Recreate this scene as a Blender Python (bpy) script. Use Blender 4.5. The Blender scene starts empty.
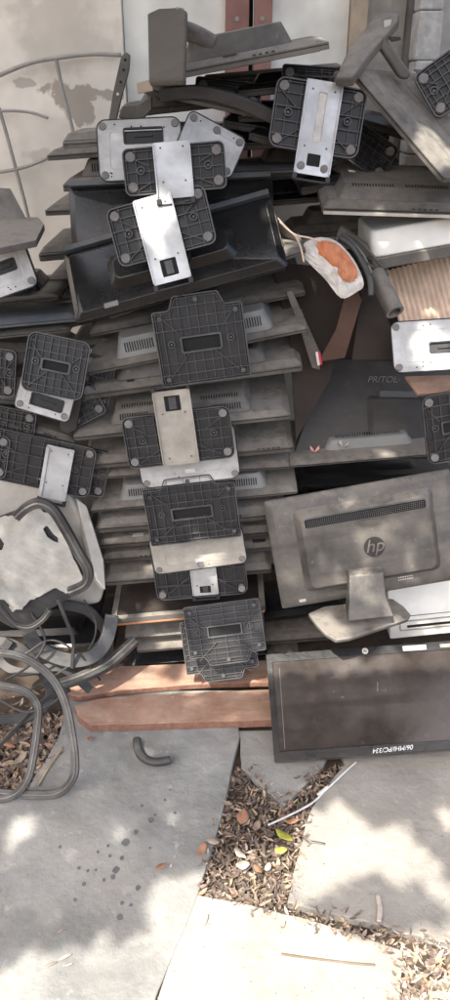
import bpy, bmesh, math, random
from mathutils import Vector, Matrix, noise
random.seed(7)
R = math.radians
scene = bpy.context.scene
col = scene.collection
# ---------------------------------------------------------------- camera numbers
PITCH, FPX, CAMZ = R(28), 785.0, 1.6
CAM = Vector((0, 0, CAMZ))
FWD = Vector((0, math.cos(PITCH), -math.sin(PITCH)))
UPV = Vector((0, math.sin(PITCH), math.cos(PITCH)))
RGT = Vector((1, 0, 0))
def ray(px, py): return FWD + RGT*((px-225)/FPX) + UPV*((500-py)/FPX)
def P(px, py, Y):
    d = ray(px, py); return CAM + d*(Y/d.y)
def G(px, py, z=0.0):
    d = ray(px, py); return CAM + d*((z-CAMZ)/d.z)
# ---------------------------------------------------------------- materials
MATS = {}
def mat(name, c, rough=.6, dust=0.0, dustc=(.26, .22, .18), metal=0.0, scale=7, bump=.15, up=0.0, spec=.5, speck=0.0, c2=None, bscale=60):
    m = bpy.data.materials.new(name); m.use_nodes = True
    nt = m.node_tree; N = nt.nodes; L = nt.links
    b = N['Principled BSDF']; b.inputs['Roughness'].default_value = rough
    b.inputs['Metallic'].default_value = metal
    b.inputs['Specular IOR Level'].default_value = spec
    tc = N.new('ShaderNodeTexCoord'); oi = N.new('ShaderNodeObjectInfo')
    va = N.new('ShaderNodeVectorMath'); va.operation = 'MULTIPLY_ADD'
    va.inputs[1].default_value = (1, 1, 1)
    sc = N.new('ShaderNodeVectorMath'); sc.operation = 'SCALE'; sc.inputs[0].default_value = (37, 19, 53)
    L.new(oi.outputs['Random'], sc.inputs['Scale'])
    L.new(tc.outputs['Object'], va.inputs[0]); L.new(sc.outputs[0], va.inputs[2])
    def nz(s, d=6, r=.6):
        n = N.new('ShaderNodeTexNoise'); n.inputs['Scale'].default_value = s
        n.inputs['Detail'].default_value = d; n.inputs['Roughness'].default_value = r
        L.new(va.outputs[0], n.inputs['Vector']); return n
    def ramp(n, a, bb):
        r = N.new('ShaderNodeMapRange'); r.inputs[1].default_value = a; r.inputs[2].default_value = bb
        L.new(n, r.inputs[0]); return r.outputs[0]
    def mix(f, a, bb):
        x = N.new('ShaderNodeMix'); x.data_type = 'RGBA'
        if isinstance(f, float): x.inputs[0].default_value = f
        else: L.new(f, x.inputs[0])
        for i, v in ((6, a), (7, bb)):
            if isinstance(v, tuple): x.inputs[i].default_value = (*v[:3], 1)
            else: L.new(v, x.inputs[i])
        return x.outputs[2]
    def mul(a, k, op='MULTIPLY'):
        x = N.new('ShaderNodeMath'); x.operation = op; x.use_clamp = True
        for i, v in ((0, a), (1, k)):
            if isinstance(v, (int, float)): x.inputs[i].default_value = v
            else: L.new(v, x.inputs[i])
        return x.outputs[0]
    n1 = nz(scale); n2 = nz(scale*6, 5, .7); n3 = nz(scale*1.7, 3)
    base = mix(ramp(n3.outputs[0], .35, .65), tuple(v*.82 for v in c), c2 or tuple(min(1, v*1.2) for v in c))
    f = mul(ramp(n1.outputs[0], .35, .68), dust)
    if dust:      # gritty break-up and long wipe marks in the dust
        st = N.new('ShaderNodeMapping'); st.inputs['Scale'].default_value = (scale*.6, scale*5, scale*3); L.new(va.outputs[0], st.inputs[0])
        n4 = N.new('ShaderNodeTexNoise'); n4.inputs['Scale'].default_value = 1.0; n4.inputs['Detail'].default_value = 6; L.new(st.outputs[0], n4.inputs['Vector'])
        f = mul(f, mul(ramp(n2.outputs[0], .25, .7), .55, 'ADD')); f = mul(f, mul(ramp(n4.outputs[0], .35, .65), .5, 'ADD'))
    if up:  # settled dust on upward faces, brightened so ledge tops look lit
        g = N.new('ShaderNodeNewGeometry'); s = N.new('ShaderNodeSeparateXYZ'); L.new(g.outputs['Normal'], s.inputs[0])
        u = mul(ramp(s.outputs[2], .25, 1.0), up); u = mul(u, ramp(n2.outputs[0], .2, .6))
        f = mul(f, u, 'ADD')
    out = mix(f, base, dustc)
    if speck:
        out = mix(mul(ramp(n2.outputs[0], .62, .72), speck), out, tuple(min(1, v*1.6+.04) for v in dustc))
    L.new(out, b.inputs['Base Color'])
    rr = N.new('ShaderNodeMapRange'); rr.inputs[3].default_value = rough; rr.inputs[4].default_value = min(1, rough+.35)
    L.new(f, rr.inputs[0]); L.new(rr.outputs[0], b.inputs['Roughness'])
    if bump:
        bp = N.new('ShaderNodeBump'); bp.inputs['Strength'].default_value = bump; bp.inputs['Distance'].default_value = .004
        nb = nz(bscale, 4); L.new(nb.outputs[0], bp.inputs['Height']); L.new(bp.outputs[0], b.inputs['Normal'])
    MATS[name] = m; return m
mat('casing_brown', (.034, .030, .027), .4, .55, (.205, .182, .155), up=.9, speck=.3)
mat('casing_grey', (.055, .051, .047), .42, .6, (.235, .212, .182), up=.9, speck=.3)
mat('casing_light', (.20, .205, .20), .5, .45, (.26, .24, .21), up=.3, speck=.2)
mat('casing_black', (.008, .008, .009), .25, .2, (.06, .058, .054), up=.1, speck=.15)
mat('casing_blue', (.075, .085, .095), .4, .4, (.18, .178, .172), up=.2)
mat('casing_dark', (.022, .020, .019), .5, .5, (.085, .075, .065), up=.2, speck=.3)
mat('casing_mid', (.07, .07, .067), .5, .5, (.13, .125, .115), up=.3, speck=.3)
mat('vent_dark', (.005, .005, .005), .8, .1, (.03, .03, .03))
mat('screen_dark', (.035, .028, .025), .10, .6, (.10, .085, .074), scale=5, bump=.03, speck=.15)
mat('plate_black', (.011, .011, .013), .5, .2, (.07, .065, .06), scale=14, up=.05)
mat('plate_rib', (.040, .040, .044), .4, .5, (.16, .15, .135), scale=14)
mat('foot_rubber', (.16, .15, .145), .8, .5, (.26, .24, .22), scale=30)
mat('metal_bright', (.50, .51, .52), .42, .45, (.38, .36, .33), metal=.5, scale=10, bump=.05)
mat('metal_plate', (.48, .48, .47), .5, .45, (.36, .34, .30), metal=.25, scale=12, bump=.05, speck=.3)
mat('metal_dusty', (.36, .335, .29), .6, .5, (.28, .25, .21), metal=.15, scale=12, bump=.05, speck=.3)
mat('cream', (.50, .475, .425), .55, .4, (.38, .34, .28), scale=6, speck=.3)
mat('cream_bright', (.46, .45, .405), .6, .6, (.27, .25, .22), scale=14, speck=.2)
mat('rubber_grey', (.030, .031, .033), .42, .5, (.14, .135, .125), scale=14, up=.35, speck=.3)
mat('rubber_dark', (.025, .025, .026), .5, .4, (.13, .12, .11), scale=10, up=.3)
mat('board', (.27, .135, .085), .8, .75, (.46, .33, .25), scale=9, up=.2, speck=.4)
mat('board_edge', (.20, .095, .065), .85, .5, (.3, .18, .13), scale=40, bump=1, speck=.4)
mat('cardboard', (.68, .52, .40), .85, .3, (.70, .57, .45), scale=12)
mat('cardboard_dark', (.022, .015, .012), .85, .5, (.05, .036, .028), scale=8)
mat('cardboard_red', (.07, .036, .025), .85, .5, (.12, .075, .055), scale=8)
mat('paper_white', (.62, .59, .55), .7, .3, (.42, .36, .3), scale=18)
mat('orange_print', (.52, .15, .05), .5, .4, (.55, .35, .24), scale=25)
mat('red_paint', (.45, .03, .05), .5)
mat('orange_edge', (.45, .17, .06), .5, .5, (.3, .2, .15), scale=30)
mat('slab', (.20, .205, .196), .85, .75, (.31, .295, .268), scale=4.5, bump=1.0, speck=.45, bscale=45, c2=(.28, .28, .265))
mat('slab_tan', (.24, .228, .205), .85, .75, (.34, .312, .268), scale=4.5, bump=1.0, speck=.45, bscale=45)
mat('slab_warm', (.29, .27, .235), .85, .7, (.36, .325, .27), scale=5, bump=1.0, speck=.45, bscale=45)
mat('soil', (.05, .036, .026), .95, .5, (.11, .08, .055), scale=12, bump=1, bscale=40)
mat('iron', (.30, .28, .25), .7, .5, (.38, .35, .31), scale=10)
mat('maroon', (.26, .12, .10), .65, .4, (.38, .24, .2), scale=6)
mat('door_white', (.80, .785, .73), .6, .4, (.64, .63, .57), scale=3, bump=.1)
mat('pillar', (.50, .49, .47), .85, .8, (.30, .28, .25), scale=22, bump=.6, bscale=20)
mat('wall_grey', (.40, .38, .36), .85, .6, (.30, .27, .24), scale=6, bump=.3)
mat('tan_strip', (.45, .36, .27), .8, .5, (.35, .3, .24), scale=8)
mat('leaf_a', (.17, .125, .10), .7, .5, (.30, .22, .16), scale=30)
mat('leaf_b', (.10, .075, .06), .75, .5, (.17, .135, .11), scale=30)
mat('leaf_c', (.25, .20, .16), .7, .5, (.5, .44, .36), scale=30)
mat('leaf_d', (.30, .15, .09), .6, .4, (.4, .24, .15), scale=30)
mat('leaf_yellow', (.38, .36, .05), .5, .3, (.45, .42, .2), scale=30)
mat('leaf_pale', (.42, .36, .30), .7, .3, (.6, .55, .5), scale=30)
mat('pink', (.7, .33, .27), .6, .3, (.8, .6, .5))
mat('twig', (.34, .25, .16), .8, .3)
mat('wire_white', (.62, .62, .62), .4, .3)
mat('damp', (.095, .097, .095), .75, .5, (.16, .16, .15), scale=40)
mat('leaf_green', (.05, .10, .025), .5, .3, (.09, .14, .05), scale=20)
mat('bark', (.12, .09, .065), .9, .5, scale=10, bump=.6)
mat('ink', (.70, .70, .68), .6)
mat('logo', (.020, .018, .017), .5, .3, (.06, .05, .045))
mat('label', (.52, .50, .45), .7, .3, (.4, .36, .3))
# wall with a patch of bare render
def wall_mat():
    m = mat('wall_cream', (.80, .74, .65), .85, .5, (.66, .59, .51), scale=2.5, bump=.5, bscale=14)
    nt = m.node_tree; N = nt.nodes; L = nt.links; b = N['Principled BSDF']
    src = b.inputs['Base Color'].links[0].from_socket
    geo = N.new('ShaderNodeNewGeometry')
    def patch(cx, cz, rx, rz, src, c, amt=.75, th=.12):
        sub = N.new('ShaderNodeVectorMath'); sub.operation = 'SUBTRACT'; sub.inputs[1].default_value = (cx, 2.45, cz)
        L.new(geo.outputs['Position'], sub.inputs[0])
        s = N.new('ShaderNodeVectorMath'); s.operation = 'MULTIPLY'; s.inputs[1].default_value = (1/rx, 0, 1/rz)
        L.new(sub.outputs[0], s.inputs[0])
        le = N.new('ShaderNodeVectorMath'); le.operation = 'LENGTH'; L.new(s.outputs[0], le.inputs[0])
        nz = N.new('ShaderNodeTexNoise'); nz.inputs['Scale'].default_value = 16; nz.inputs['Detail'].default_value = 7
        L.new(geo.outputs['Position'], nz.inputs['Vector'])
        ma = N.new('ShaderNodeMath'); ma.operation = 'MULTIPLY_ADD'; ma.inputs[1].default_value = 3.2; L.new(nz.outputs[0], ma.inputs[0]); L.new(le.outputs['Value'], ma.inputs[2])
        mr = N.new('ShaderNodeMapRange'); mr.inputs[1].default_value = 2.25+th; mr.inputs[2].default_value = 2.25; mr.inputs[3].default_value = 0; mr.inputs[4].default_value = amt
        L.new(ma.outputs[0], mr.inputs[0])
        x = N.new('ShaderNodeMix'); x.data_type = 'RGBA'; L.new(mr.outputs[0], x.inputs[0]); L.new(src, x.inputs[6]); x.inputs[7].default_value = (*c, 1)
        return x.outputs[2]
    p = P(78, 101, 2.45); src = patch(p.x, p.z, .12, .055, src, (.30, .25, .205))
    p = P(22, 83, 2.45); src = patch(p.x, p.z, .04, .02, src, (.34, .30, .26), .6)
    p = P(60, 30, 2.45); src = patch(p.x, p.z, .14, .10, src, (.46, .40, .34), .4, .6)
    p = P(38, 155, 2.45); src = patch(p.x, p.z, .05, .02, src, (.42, .37, .32), .5, .4)
    L.new(src, b.inputs['Base Color'])
wall_mat()
# ---------------------------------------------------------------- object helpers
def tag(o, label=None, cat=None, group=None, kind=None):
    if label: o['label'] = label
    if cat: o['category'] = cat
    if group: o['group'] = group
    if kind: o['kind'] = kind
    return o
def empty(name, M):
    o = bpy.data.objects.new(name, None); col.objects.link(o); o.matrix_world = M; o.empty_display_size = .02; return o
class MB:
    def __init__(s): s.bm = bmesh.new(); s.mi = 0; s.M = Matrix.Identity(4)
    def _v(s, co): return s.bm.verts.new(s.M @ Vector(co))
    def face(s, vs):
        try:
            f = s.bm.faces.new(vs); f.material_index = s.mi; return f
        except ValueError: return None
    def box(s, x0, x1, y0, y1, z0, z1):
        v = [s._v((x, y, z)) for z in (z0, z1) for y in (y0, y1) for x in (x0, x1)]
        for q in ((0, 2, 3, 1), (4, 5, 7, 6), (0, 1, 5, 4), (2, 6, 7, 3), (0, 4, 6, 2), (1, 3, 7, 5)): s.face([v[i] for i in q])
        return s
    def frust(s, bot, top, z0, z1):     # two outlines of equal count, at z0 and z1
        a = [s._v((x, y, z0)) for x, y in bot]; b = [s._v((x, y, z1)) for x, y in top]; n = len(a)
        s.face(a[::-1]); s.face(b)
        for i in range(n): s.face([a[i], a[(i+1) % n], b[(i+1) % n], b[i]])
        return s
    def prism(s, pts, z0, z1, holes=()):
        if not holes: return s.frust(pts, pts, z0, z1)
        bm = bmesh.new(); es = []
        for loop in [pts, *holes]:
            vs = [bm.verts.new((x, y, z0)) for x, y in loop]
            es += [bm.edges.new((vs[i], vs[(i+1) % len(vs)])) for i in range(len(vs))]
        bmesh.ops.triangle_fill(bm, use_beauty=True, use_dissolve=False, edges=es)
        r = bmesh.ops.extrude_face_region(bm, geom=bm.faces[:])
        for g in r['geom']:
            if isinstance(g, bmesh.types.BMVert): g.co.z = z1
        bmesh.ops.recalc_face_normals(bm, faces=bm.faces[:])
        mp = {v: s._v(v.co) for v in bm.verts}
        for f in bm.faces: s.face([mp[v] for v in f.verts])
        bm.free(); return s
    def bar(s, a, b, w, z0, z1):        # straight rib in the xy plane
        a = Vector(a); b = Vector(b); d = (b-a)
        if d.length < 1e-5: return s
        n = Vector((-d.y, d.x)).normalized()*w/2
        return s.prism([a-n, b-n, b+n, a+n], z0, z1)
    def disc(s, x, y, r, z0, z1, n=16, r1=None):
        r1 = r if r1 is None else r1
        return s.frust([(x+r*math.cos(2*math.pi*i/n), y+r*math.sin(2*math.pi*i/n)) for i in range(n)],
                       [(x+r1*math.cos(2*math.pi*i/n), y+r1*math.sin(2*math.pi*i/n)) for i in range(n)], z0, z1)
    def ring(s, pts_o, pts_i, z0, z1):
        n = len(pts_o)
        v = [[s._v((p[0], p[1], z)) for p in L] for L in (pts_o, pts_i) for z in (z0, z1)]
        o0, o1, i0, i1 = v
        for k in range(n):
            j = (k+1) % n
            s.face([o0[k], o0[j], o1[j], o1[k]]); s.face([i0[j], i0[k], i1[k], i1[j]])
            s.face([o1[k], o1[j], i1[j], i1[k]]); s.face([o0[j], o0[k], i0[k], i0[j]])
        return s
    def circ(s, x, y, ro, ri, z0, z1, n=14):
        c = [(math.cos(2*math.pi*i/n), math.sin(2*math.pi*i/n)) for i in range(n)]
        return s.ring([(x+ro*a, y+ro*b) for a, b in c], [(x+ri*a, y+ri*b) for a, b in c], z0, z1)
    def tube(s, pts, r, n=8, flat=1.0, nrm=None, closed=False, hollow=False):
        pts = [Vector(p) for p in pts]; rings = []; m = len(pts); prev = nrm and Vector(nrm)
        for i, p in enumerate(pts):
            a = pts[(i-1) % m] if (closed or i > 0) else p; b = pts[(i+1) % m] if (closed or i < m-1) else p
            t = (b-a).normalized()
            u = prev if prev is not None else (Vector((0, 0, 1)) if abs(t.z) < .9 else Vector((1, 0, 0)))
            u = (u-t*u.dot(t)).normalized(); w = t.cross(u)
            if nrm is None: prev = u
            rr = r(i/(m-1)) if callable(r) else r
            rings.append([s._v(p+u*math.cos(2*math.pi*(k+.5)/n)*rr*flat+w*math.sin(2*math.pi*(k+.5)/n)*rr) for k in range(n)])
        for i in range(m if closed else m-1):
            A, B = rings[i], rings[(i+1) % m]
            for k in range(n): s.face([A[k], A[(k+1) % n], B[(k+1) % n], B[k]])
        if not closed and not hollow: s.face(rings[0][::-1]); s.face(rings[-1])
        return s
    def build(s, name, m, parent=None, bevel=0, M=None, smooth=False, seg=2):
        bmesh.ops.recalc_face_normals(s.bm, faces=s.bm.faces[:])
        me = bpy.data.meshes.new(name); s.bm.to_mesh(me); s.bm.free()
        for k in (m if isinstance(m, (list, tuple)) else [m]): me.materials.append(MATS[k])
        o = bpy.data.objects.new(name, me); col.objects.link(o)
        if parent is not None: o.parent = parent
        if M is not None: o.matrix_local = M
        if smooth:
            for p in me.polygons: p.use_smooth = True
        if bevel:
            b = o.modifiers.new('b', 'BEVEL'); b.width = bevel; b.segments = seg; b.limit_method = 'ANGLE'; b.angle_limit = R(35)
            for p in me.polygons: p.use_smooth = True
            b.harden_normals = True
        return o
def rrect(w, h, r, n=5, cx=0, cy=0):
    out = []
    for sx, sy, a0 in ((1, 1, 0), (-1, 1, 90), (-1, -1, 180), (1, -1, 270)):
        for i in range(n+1):
            a = R(a0+90*i/n); out.append((cx+sx*(w/2-r)+r*math.cos(a), cy+sy*(h/2-r)+r*math.sin(a)))
    return out
def inset(pts, d):
    n = len(pts); out = []
    for i in range(n):
        a = Vector(pts[i-1]); b = Vector(pts[i]); c = Vector(pts[(i+1) % n])
        t1 = (b-a).normalized() if (b-a).length > 1e-7 else (c-b).normalized(); t2 = (c-b).normalized() if (c-b).length > 1e-7 else t1
        n1 = Vector((-t1.y, t1.x)); n2 = Vector((-t2.y, t2.x)); m = (n1+n2)
        if m.length < 1e-5: m = n1
        m = m.normalized(); out.append(b+m*d/max(.4, m.dot(n1)))
    return [(p.x, p.y) for p in out]
def spline(pts, n=6, closed=False):
    pts = [Vector(p) for p in pts]; m = len(pts); out = []
    for i in range(m if closed else m-1):
        g = (lambda k: pts[k % m]) if closed else (lambda k: pts[max(0, min(m-1, k))])
        p0, p1, p2, p3 = g(i-1), g(i), g(i+1), g(i+2)
        for k in range(n):
            t = k/n; out.append(.5*((2*p1)+(p2-p0)*t+(2*p0-5*p1+4*p2-p3)*t*t+(3*p1-p0-3*p2+p3)*t**3))
    if not closed: out.append(pts[-1])
    return out
def quad(TL, TR, BL, Yt, Yb, dR=0.0):
    """frame of a panel whose front corners stand at depths Yt (top) and Yb (bottom); returns matrix, w, h"""
    a = P(*TL, Yt); b = P(*TR, Yt+dR); c = P(*BL, Yb)
    x = (b-a); w = x.length; x.normalize(); y = (a-c); y = y-x*y.dot(x); h = y.length; y.normalize(); z = x.cross(y)
    o = c + y*(h/2) + x*(w/2); o = (a+x*w/2-y*h/2)
    M = Matrix((x, y, z)).transposed().to_4x4(); M.translation = o
    return M, w, h
def flat(FL, FR, Y, h, pitch=0.0, dR=0.0):
    a = P(*FL, Y); b = P(*FR, Y+dR); x = b-a; w = x.length; x.normalize()
    y = Vector((0, 1, math.tan(R(pitch)))); y = (y-x*y.dot(x)).normalized(); z = x.cross(y)
    M = Matrix((x, y, z)).transposed().to_4x4(); M.translation = a+x*w/2+y*h/2
    return M, w, h
def text(s, size, m, parent, loc, name='lettering', rot=0, shear=0, ext=.0004, zrot=None):
    cu = bpy.data.curves.new(name, 'FONT'); cu.body = s; cu.size = size; cu.shear = shear; cu.extrude = ext
    cu.align_x = 'CENTER'; cu.align_y = 'CENTER'
    t = bpy.data.objects.new(name, cu); col.objects.link(t)
    dg = bpy.context.evaluated_depsgraph_get(); me = bpy.data.meshes.new_from_object(t.evaluated_get(dg))
    bpy.data.objects.remove(t); me.materials.clear(); me.materials.append(MATS[m])
    o = bpy.data.objects.new(name, me); col.objects.link(o); o.parent = parent
    o.matrix_local = Matrix.Translation(loc) @ Matrix.Rotation(R(rot), 4, 'Z'); return o
# ---------------------------------------------------------------- monitors
def monitor(frame, label, cm='casing_brown', hm=None, t=.022, hh=.032, hw=.62, hd=.6, hy=0.0, vents='front', screen=True,
            group=None, box=False, lab=False, cat='monitor', name='monitor', slit=.0035):
    """rear side is local +z; 'front' of the housing is local -y"""
    M, w, h = frame; hm = hm or cm
    o = empty(name, M); tag(o, label, cat, group)
    rad = min(.008, t*.4)
    if screen:
        MB().frust(rrect(w, h, .008), rrect(w, h, .008), 0, t*.55).frust(rrect(w-.002, h-.002, .008), rrect(w-.03, h-.03, .012), t*.55, t).build('casing', cm, o, .0035 if t > .019 else .002)
        MB().box(-w/2+.018, w/2-.018, -h/2+.018, h/2-.018, -.0015, .0008).build('screen', 'screen_dark', o)
    else:
        MB().prism(rrect(w, h, .008), 0, t).build('casing', cm, o, .003)
    MB().box(-w/2+.004, w/2-.004, -h/2-.0007, -h/2+.002, t*.36, t*.36+.0016).build('seam', 'vent_dark', o)
    if w > .35 and t > .019:
        rs = random.Random(int(abs(M.translation.z)*1e4)); xx = rs.uniform(-.4, .35)*w
        pb = MB()
        for k in range(rs.randint(3, 5)): pb.box(xx+k*.013, xx+k*.013+.007, -h/2-.0016, -h/2+.001, t*.5+.002, t*.5+.005)
        pb.build('buttons', 'casing_dark', o, .0003)
        pl = MB(); xx = rs.uniform(-.42, .4)*w; pl.box(xx, xx+rs.uniform(.015, .04), -h/2+.010, -h/2+.022, t-.002, t+.0005); pl.build('rating_sticker', rs.choice(('label', 'casing_light', 'casing_dark')), o)
    if hh > 0:
        W, H = w*hw, h*hd; r = .018
        b = MB().frust(rrect(W, H, r, 5, 0, hy), rrect(W-.035, H-.035, r, 5, 0, hy), t-.001, t+hh).build('rear_housing', hm, o, .003)
        z1 = t+hh; fy = hy-H/2; slope = .0175/ (hh+.001)
        n = 12
        for side in (-1, 1):
          v = MB()
          if vents == 'none': break
          if vents in ('front', 'both'):
            for k in range(n):
                x = side*(W/2-.03)-side*k*.0062; 
                v.M = Matrix.Identity(4)
                zc = t+hh*.5; yc = fy+slope*(zc-t)
                v.M = Matrix.Translation((x, yc, zc)) @ Matrix.Rotation(math.atan2(-slope, 1), 4, 'X')
                v.box(-.0013, .0013, -.0012, .003, -hh*.25, hh*.25)
          if vents in ('top', 'both'):
            for k in range(15):
                    v.M = Matrix.Identity(4)
                    x = side*(W/2-.035)-side*k*.0065
                    v.box(x-.0014, x+.0014, fy+.028, fy+.045, z1-.002, z1+.0006)
          v.build('vent_slots', 'vent_dark', b)
        if box: MB().box(-.02, .02, fy-.004+.012, fy+.02, t, t+hh*.6).build('connector_cover', cm, o, .001)
    if lab:
        s = (w*hw/2+.01 if lab is True else lab)
        MB().box(s, s+.035, -h/2+.010+.012, -h/2+.034, t-.003, t+.0006).build('paper_label', 'label', o)
    return o
# ---------------------------------------------------------------- stand bases
def span(poly, c, axis):
    n = len(poly); hits = []
    for i in range(n):
        a = poly[i]; b = poly[(i+1) % n]
        u0, u1 = a[axis], b[axis]
        if (u0-c)*(u1-c) < 0: hits.append(a[1-axis]+(b[1-axis]-a[1-axis])*(c-u0)/(u1-u0))
    hits.sort(); return [(hits[i], hits[i+1]) for i in range(0, len(hits)-1, 2)]
def stepped(w, h, up=1, tw=.5, th=.15, r=.006):
    k = th*h; pts = [(w/2, -h/2), (w/2, h/2-k), (w*tw/2+.012, h/2-k), (w*tw/2, h/2), (-w*tw/2, h/2), (-w*tw/2-.012, h/2-k), (-w/2, h/2-k), (-w/2, -h/2)]
    if up < 0: pts = [(-x, -y) for x, y in pts]
    out = []; n = len(pts)
    for i in range(n):                       # rounded corners
        a, b, c = Vector(pts[i-1]), Vector(pts[i]), Vector(pts[(i+1) % n])
        p = b+(a-b).normalized()*min(r, (a-b).length*.45); q = b+(c-b).normalized()*min(r, (c-b).length*.45)
        for k2 in range(4):
            t = k2/3; out.append(tuple((p*(1-t)**2+b*2*t*(1-t)+q*t*t)))
    return out
def ribbed_base(frame, label, shape='round', up=1, bracket=None, slot=True, nx=9, ny=7, feet=True, group='stand bases', diag=True, bmat='metal_bright', z=.013, zig=False):
    M, w, h = frame; o = empty('monitor_stand', M); tag(o, label, 'monitor stand base', group)
    out = rrect(w, h, min(w, h)*.14) if shape == 'round' else stepped(w, h, up)
    MB().prism(out, 0, .003).build('base_plate', 'plate_black', o)
    r = MB(); r.ring(out, inset(out, .0028), .003, z); inn = inset(out, .006); r.ring(inn, inset(inn, .0014), .003, z*.8)
    cy = 0.0 if shape == 'round' else -.05*h*up
    sw, sh = (w*.42, h*.15) if slot else (0, 0)
    q = random.random
    for i in range(1, nx):
        x = -w/2+w*i/nx
        for a, b in span(out, x, 0):
            if slot and abs(x) < sw/2:
                segs = [(a, cy-sh/2), (cy+sh/2, b)]
            else: segs = [(a, b)]
            for a2, b2 in segs: r.bar((x, a2+.002), (x, b2-.002), .0015, .003, z*(.78 if i % 2 else .6))
    for i in range(1, ny):
        y = -h/2+h*i/ny
        if slot and abs(y-cy) < sh/2: continue
        for a, b in span(out, y, 1): r.bar((a+.002, y), (b-.002, y), .0018, .003, z*(.85 if i % 2 else .65))
    if slot: r.ring(rrect(sw+.008, sh+.008, .004, 2, 0, cy), rrect(sw, sh, .003, 2, 0, cy), .003, z*1.0)
    if diag:
        for s in (-1, 1):
            r.bar((s*w*.12, -h*.12), (s*w*.38, -h*.40), .0016, .003, z*.9); r.bar((s*w*.25, h*.1), (s*w*.42, h*.3), .0016, .003, z*.85)
    for s in (-1, 1):
        r.circ(s*w*.33, cy+h*.02, .0085, .0062, .003, z*.95); r.disc(s*w*.33, cy+h*.02, .003, .003, z*.8, 8)
    r.build('ribs', 'plate_rib', o)
    if slot: MB().prism(rrect(sw, sh, .003, 2, 0, cy), .003, .0045).build('slot', 'vent_dark', o)
    if feet:
        fx, fy = w/2-.017, h/2-.017
        ps = [(fx, fy), (-fx, fy), (fx, -fy), (-fx, -fy)] if shape == 'round' else [(fx, -fy*up), (-fx, -fy*up), (fx, (fy-.15*h)*up), (-fx, (fy-.15*h)*up), (0, (fy+.004)*up)]
        rr = .0105 if shape == 'round' else .006
        for x, y in ps:
            f = MB().disc(x, y, rr, .003, z+.001, 16, rr*.92)
            f.build('rubber_foot', 'foot_rubber' if shape == 'round' else 'plate_rib', o)
    if bracket:
        bx, y0, y1, bw = bracket[:4]; style = bracket[4] if len(bracket) > 4 else 'hole'
        z0 = z+.0015; hole = []
        hy = y0+(.022 if y1 > y0 else -.022); 
        lo, hi = min(y0, y1), max(y0, y1)
        mb = MB()
        if style == 'hole':      # window near the outer end (y0)
            yy = y0+(1 if y1 > y0 else -1)*(hi-lo)*.17
            hole = [rrect(bw*.42, (hi-lo)*.2, .002, 2, bx, yy)]
        if style == 'slit':
            hole = [rrect(bw*.22, (hi-lo)*.52, .003, 3, bx, (lo+hi)/2+.022), rrect(bw*.36, (hi-lo)*.13, .002, 3, bx, lo+.030)]
        mb.prism(rrect(bw, hi-lo, .004, 3, bx, (lo+hi)/2), z0, z0+.0025, hole)
        rw = .009 if style == 'rails' else .003
        mb.box(bx-bw/2, bx-bw/2+rw, lo+.004, hi-.004, z0+.0025, z0+.008).box(bx+bw/2-rw, bx+bw/2, lo+.004, hi-.004, z0+.0025, z0+.008)
        br = mb.build('neck_bracket', bmat, o, .0007)
        if style == 'slit': MB().box(bx-bw*.22, bx+bw*.22, lo+.018, lo+.044, z0-.004, z0-.0005).build('latch_window', 'vent_dark', br); [MB().disc(bx+q_*bw*.32, lo+.016, .0085, z0+.002, z0+.006, 16, .008).build('rubber_foot', 'foot_rubber', br) for q_ in (-1, 1)]
        if hole: MB().box(bx-bw*.24, bx+bw*.24, min(p[1] for p in hole[0])-.002, max(p[1] for p in hole[0])+.002, z0-.004, z0-.0005).build('bracket_window', 'vent_dark' if style == 'hole' else 'paper_white', br)
        if style == 'hole':
            yy = y0+(1 if y1 > y0 else -1)*(hi-lo)*.17; mb2 = MB()
            mb2.box(bx-bw*.1, bx+bw*.1, yy-(hi-lo)*.08, yy+(hi-lo)*.08, z0-.0005, z0+.002); mb2.build('latch', 'plate_rib', br, .0005)
        for sx in (-1, 1):
            for f in (.3, .9): MB().disc(bx+sx*bw*.3, lo+(hi-lo)*(f if y0 < y1 else 1-f), .0022, z0+.0025, z0+.0032, 8).build('screw', 'plate_rib', br)
        cap = MB(); e = y0; d = -1 if y1 > y0 else 1
        cap.box(bx-bw/2-.002, bx-bw/2+.008, min(e, e+d*.012), max(e, e+d*.012), z-.004, z0+.009).box(bx+bw/2-.008, bx+bw/2+.002, min(e, e+d*.012), max(e, e+d*.012), z-.004, z0+.009)
        cap.box(bx-bw/2, bx+bw/2, min(e+d*.010, e+d*.014), max(e+d*.010, e+d*.014), z-.004, z0+.006).build('bracket_cap', 'plate_black', br, .001)
    return o
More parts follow.
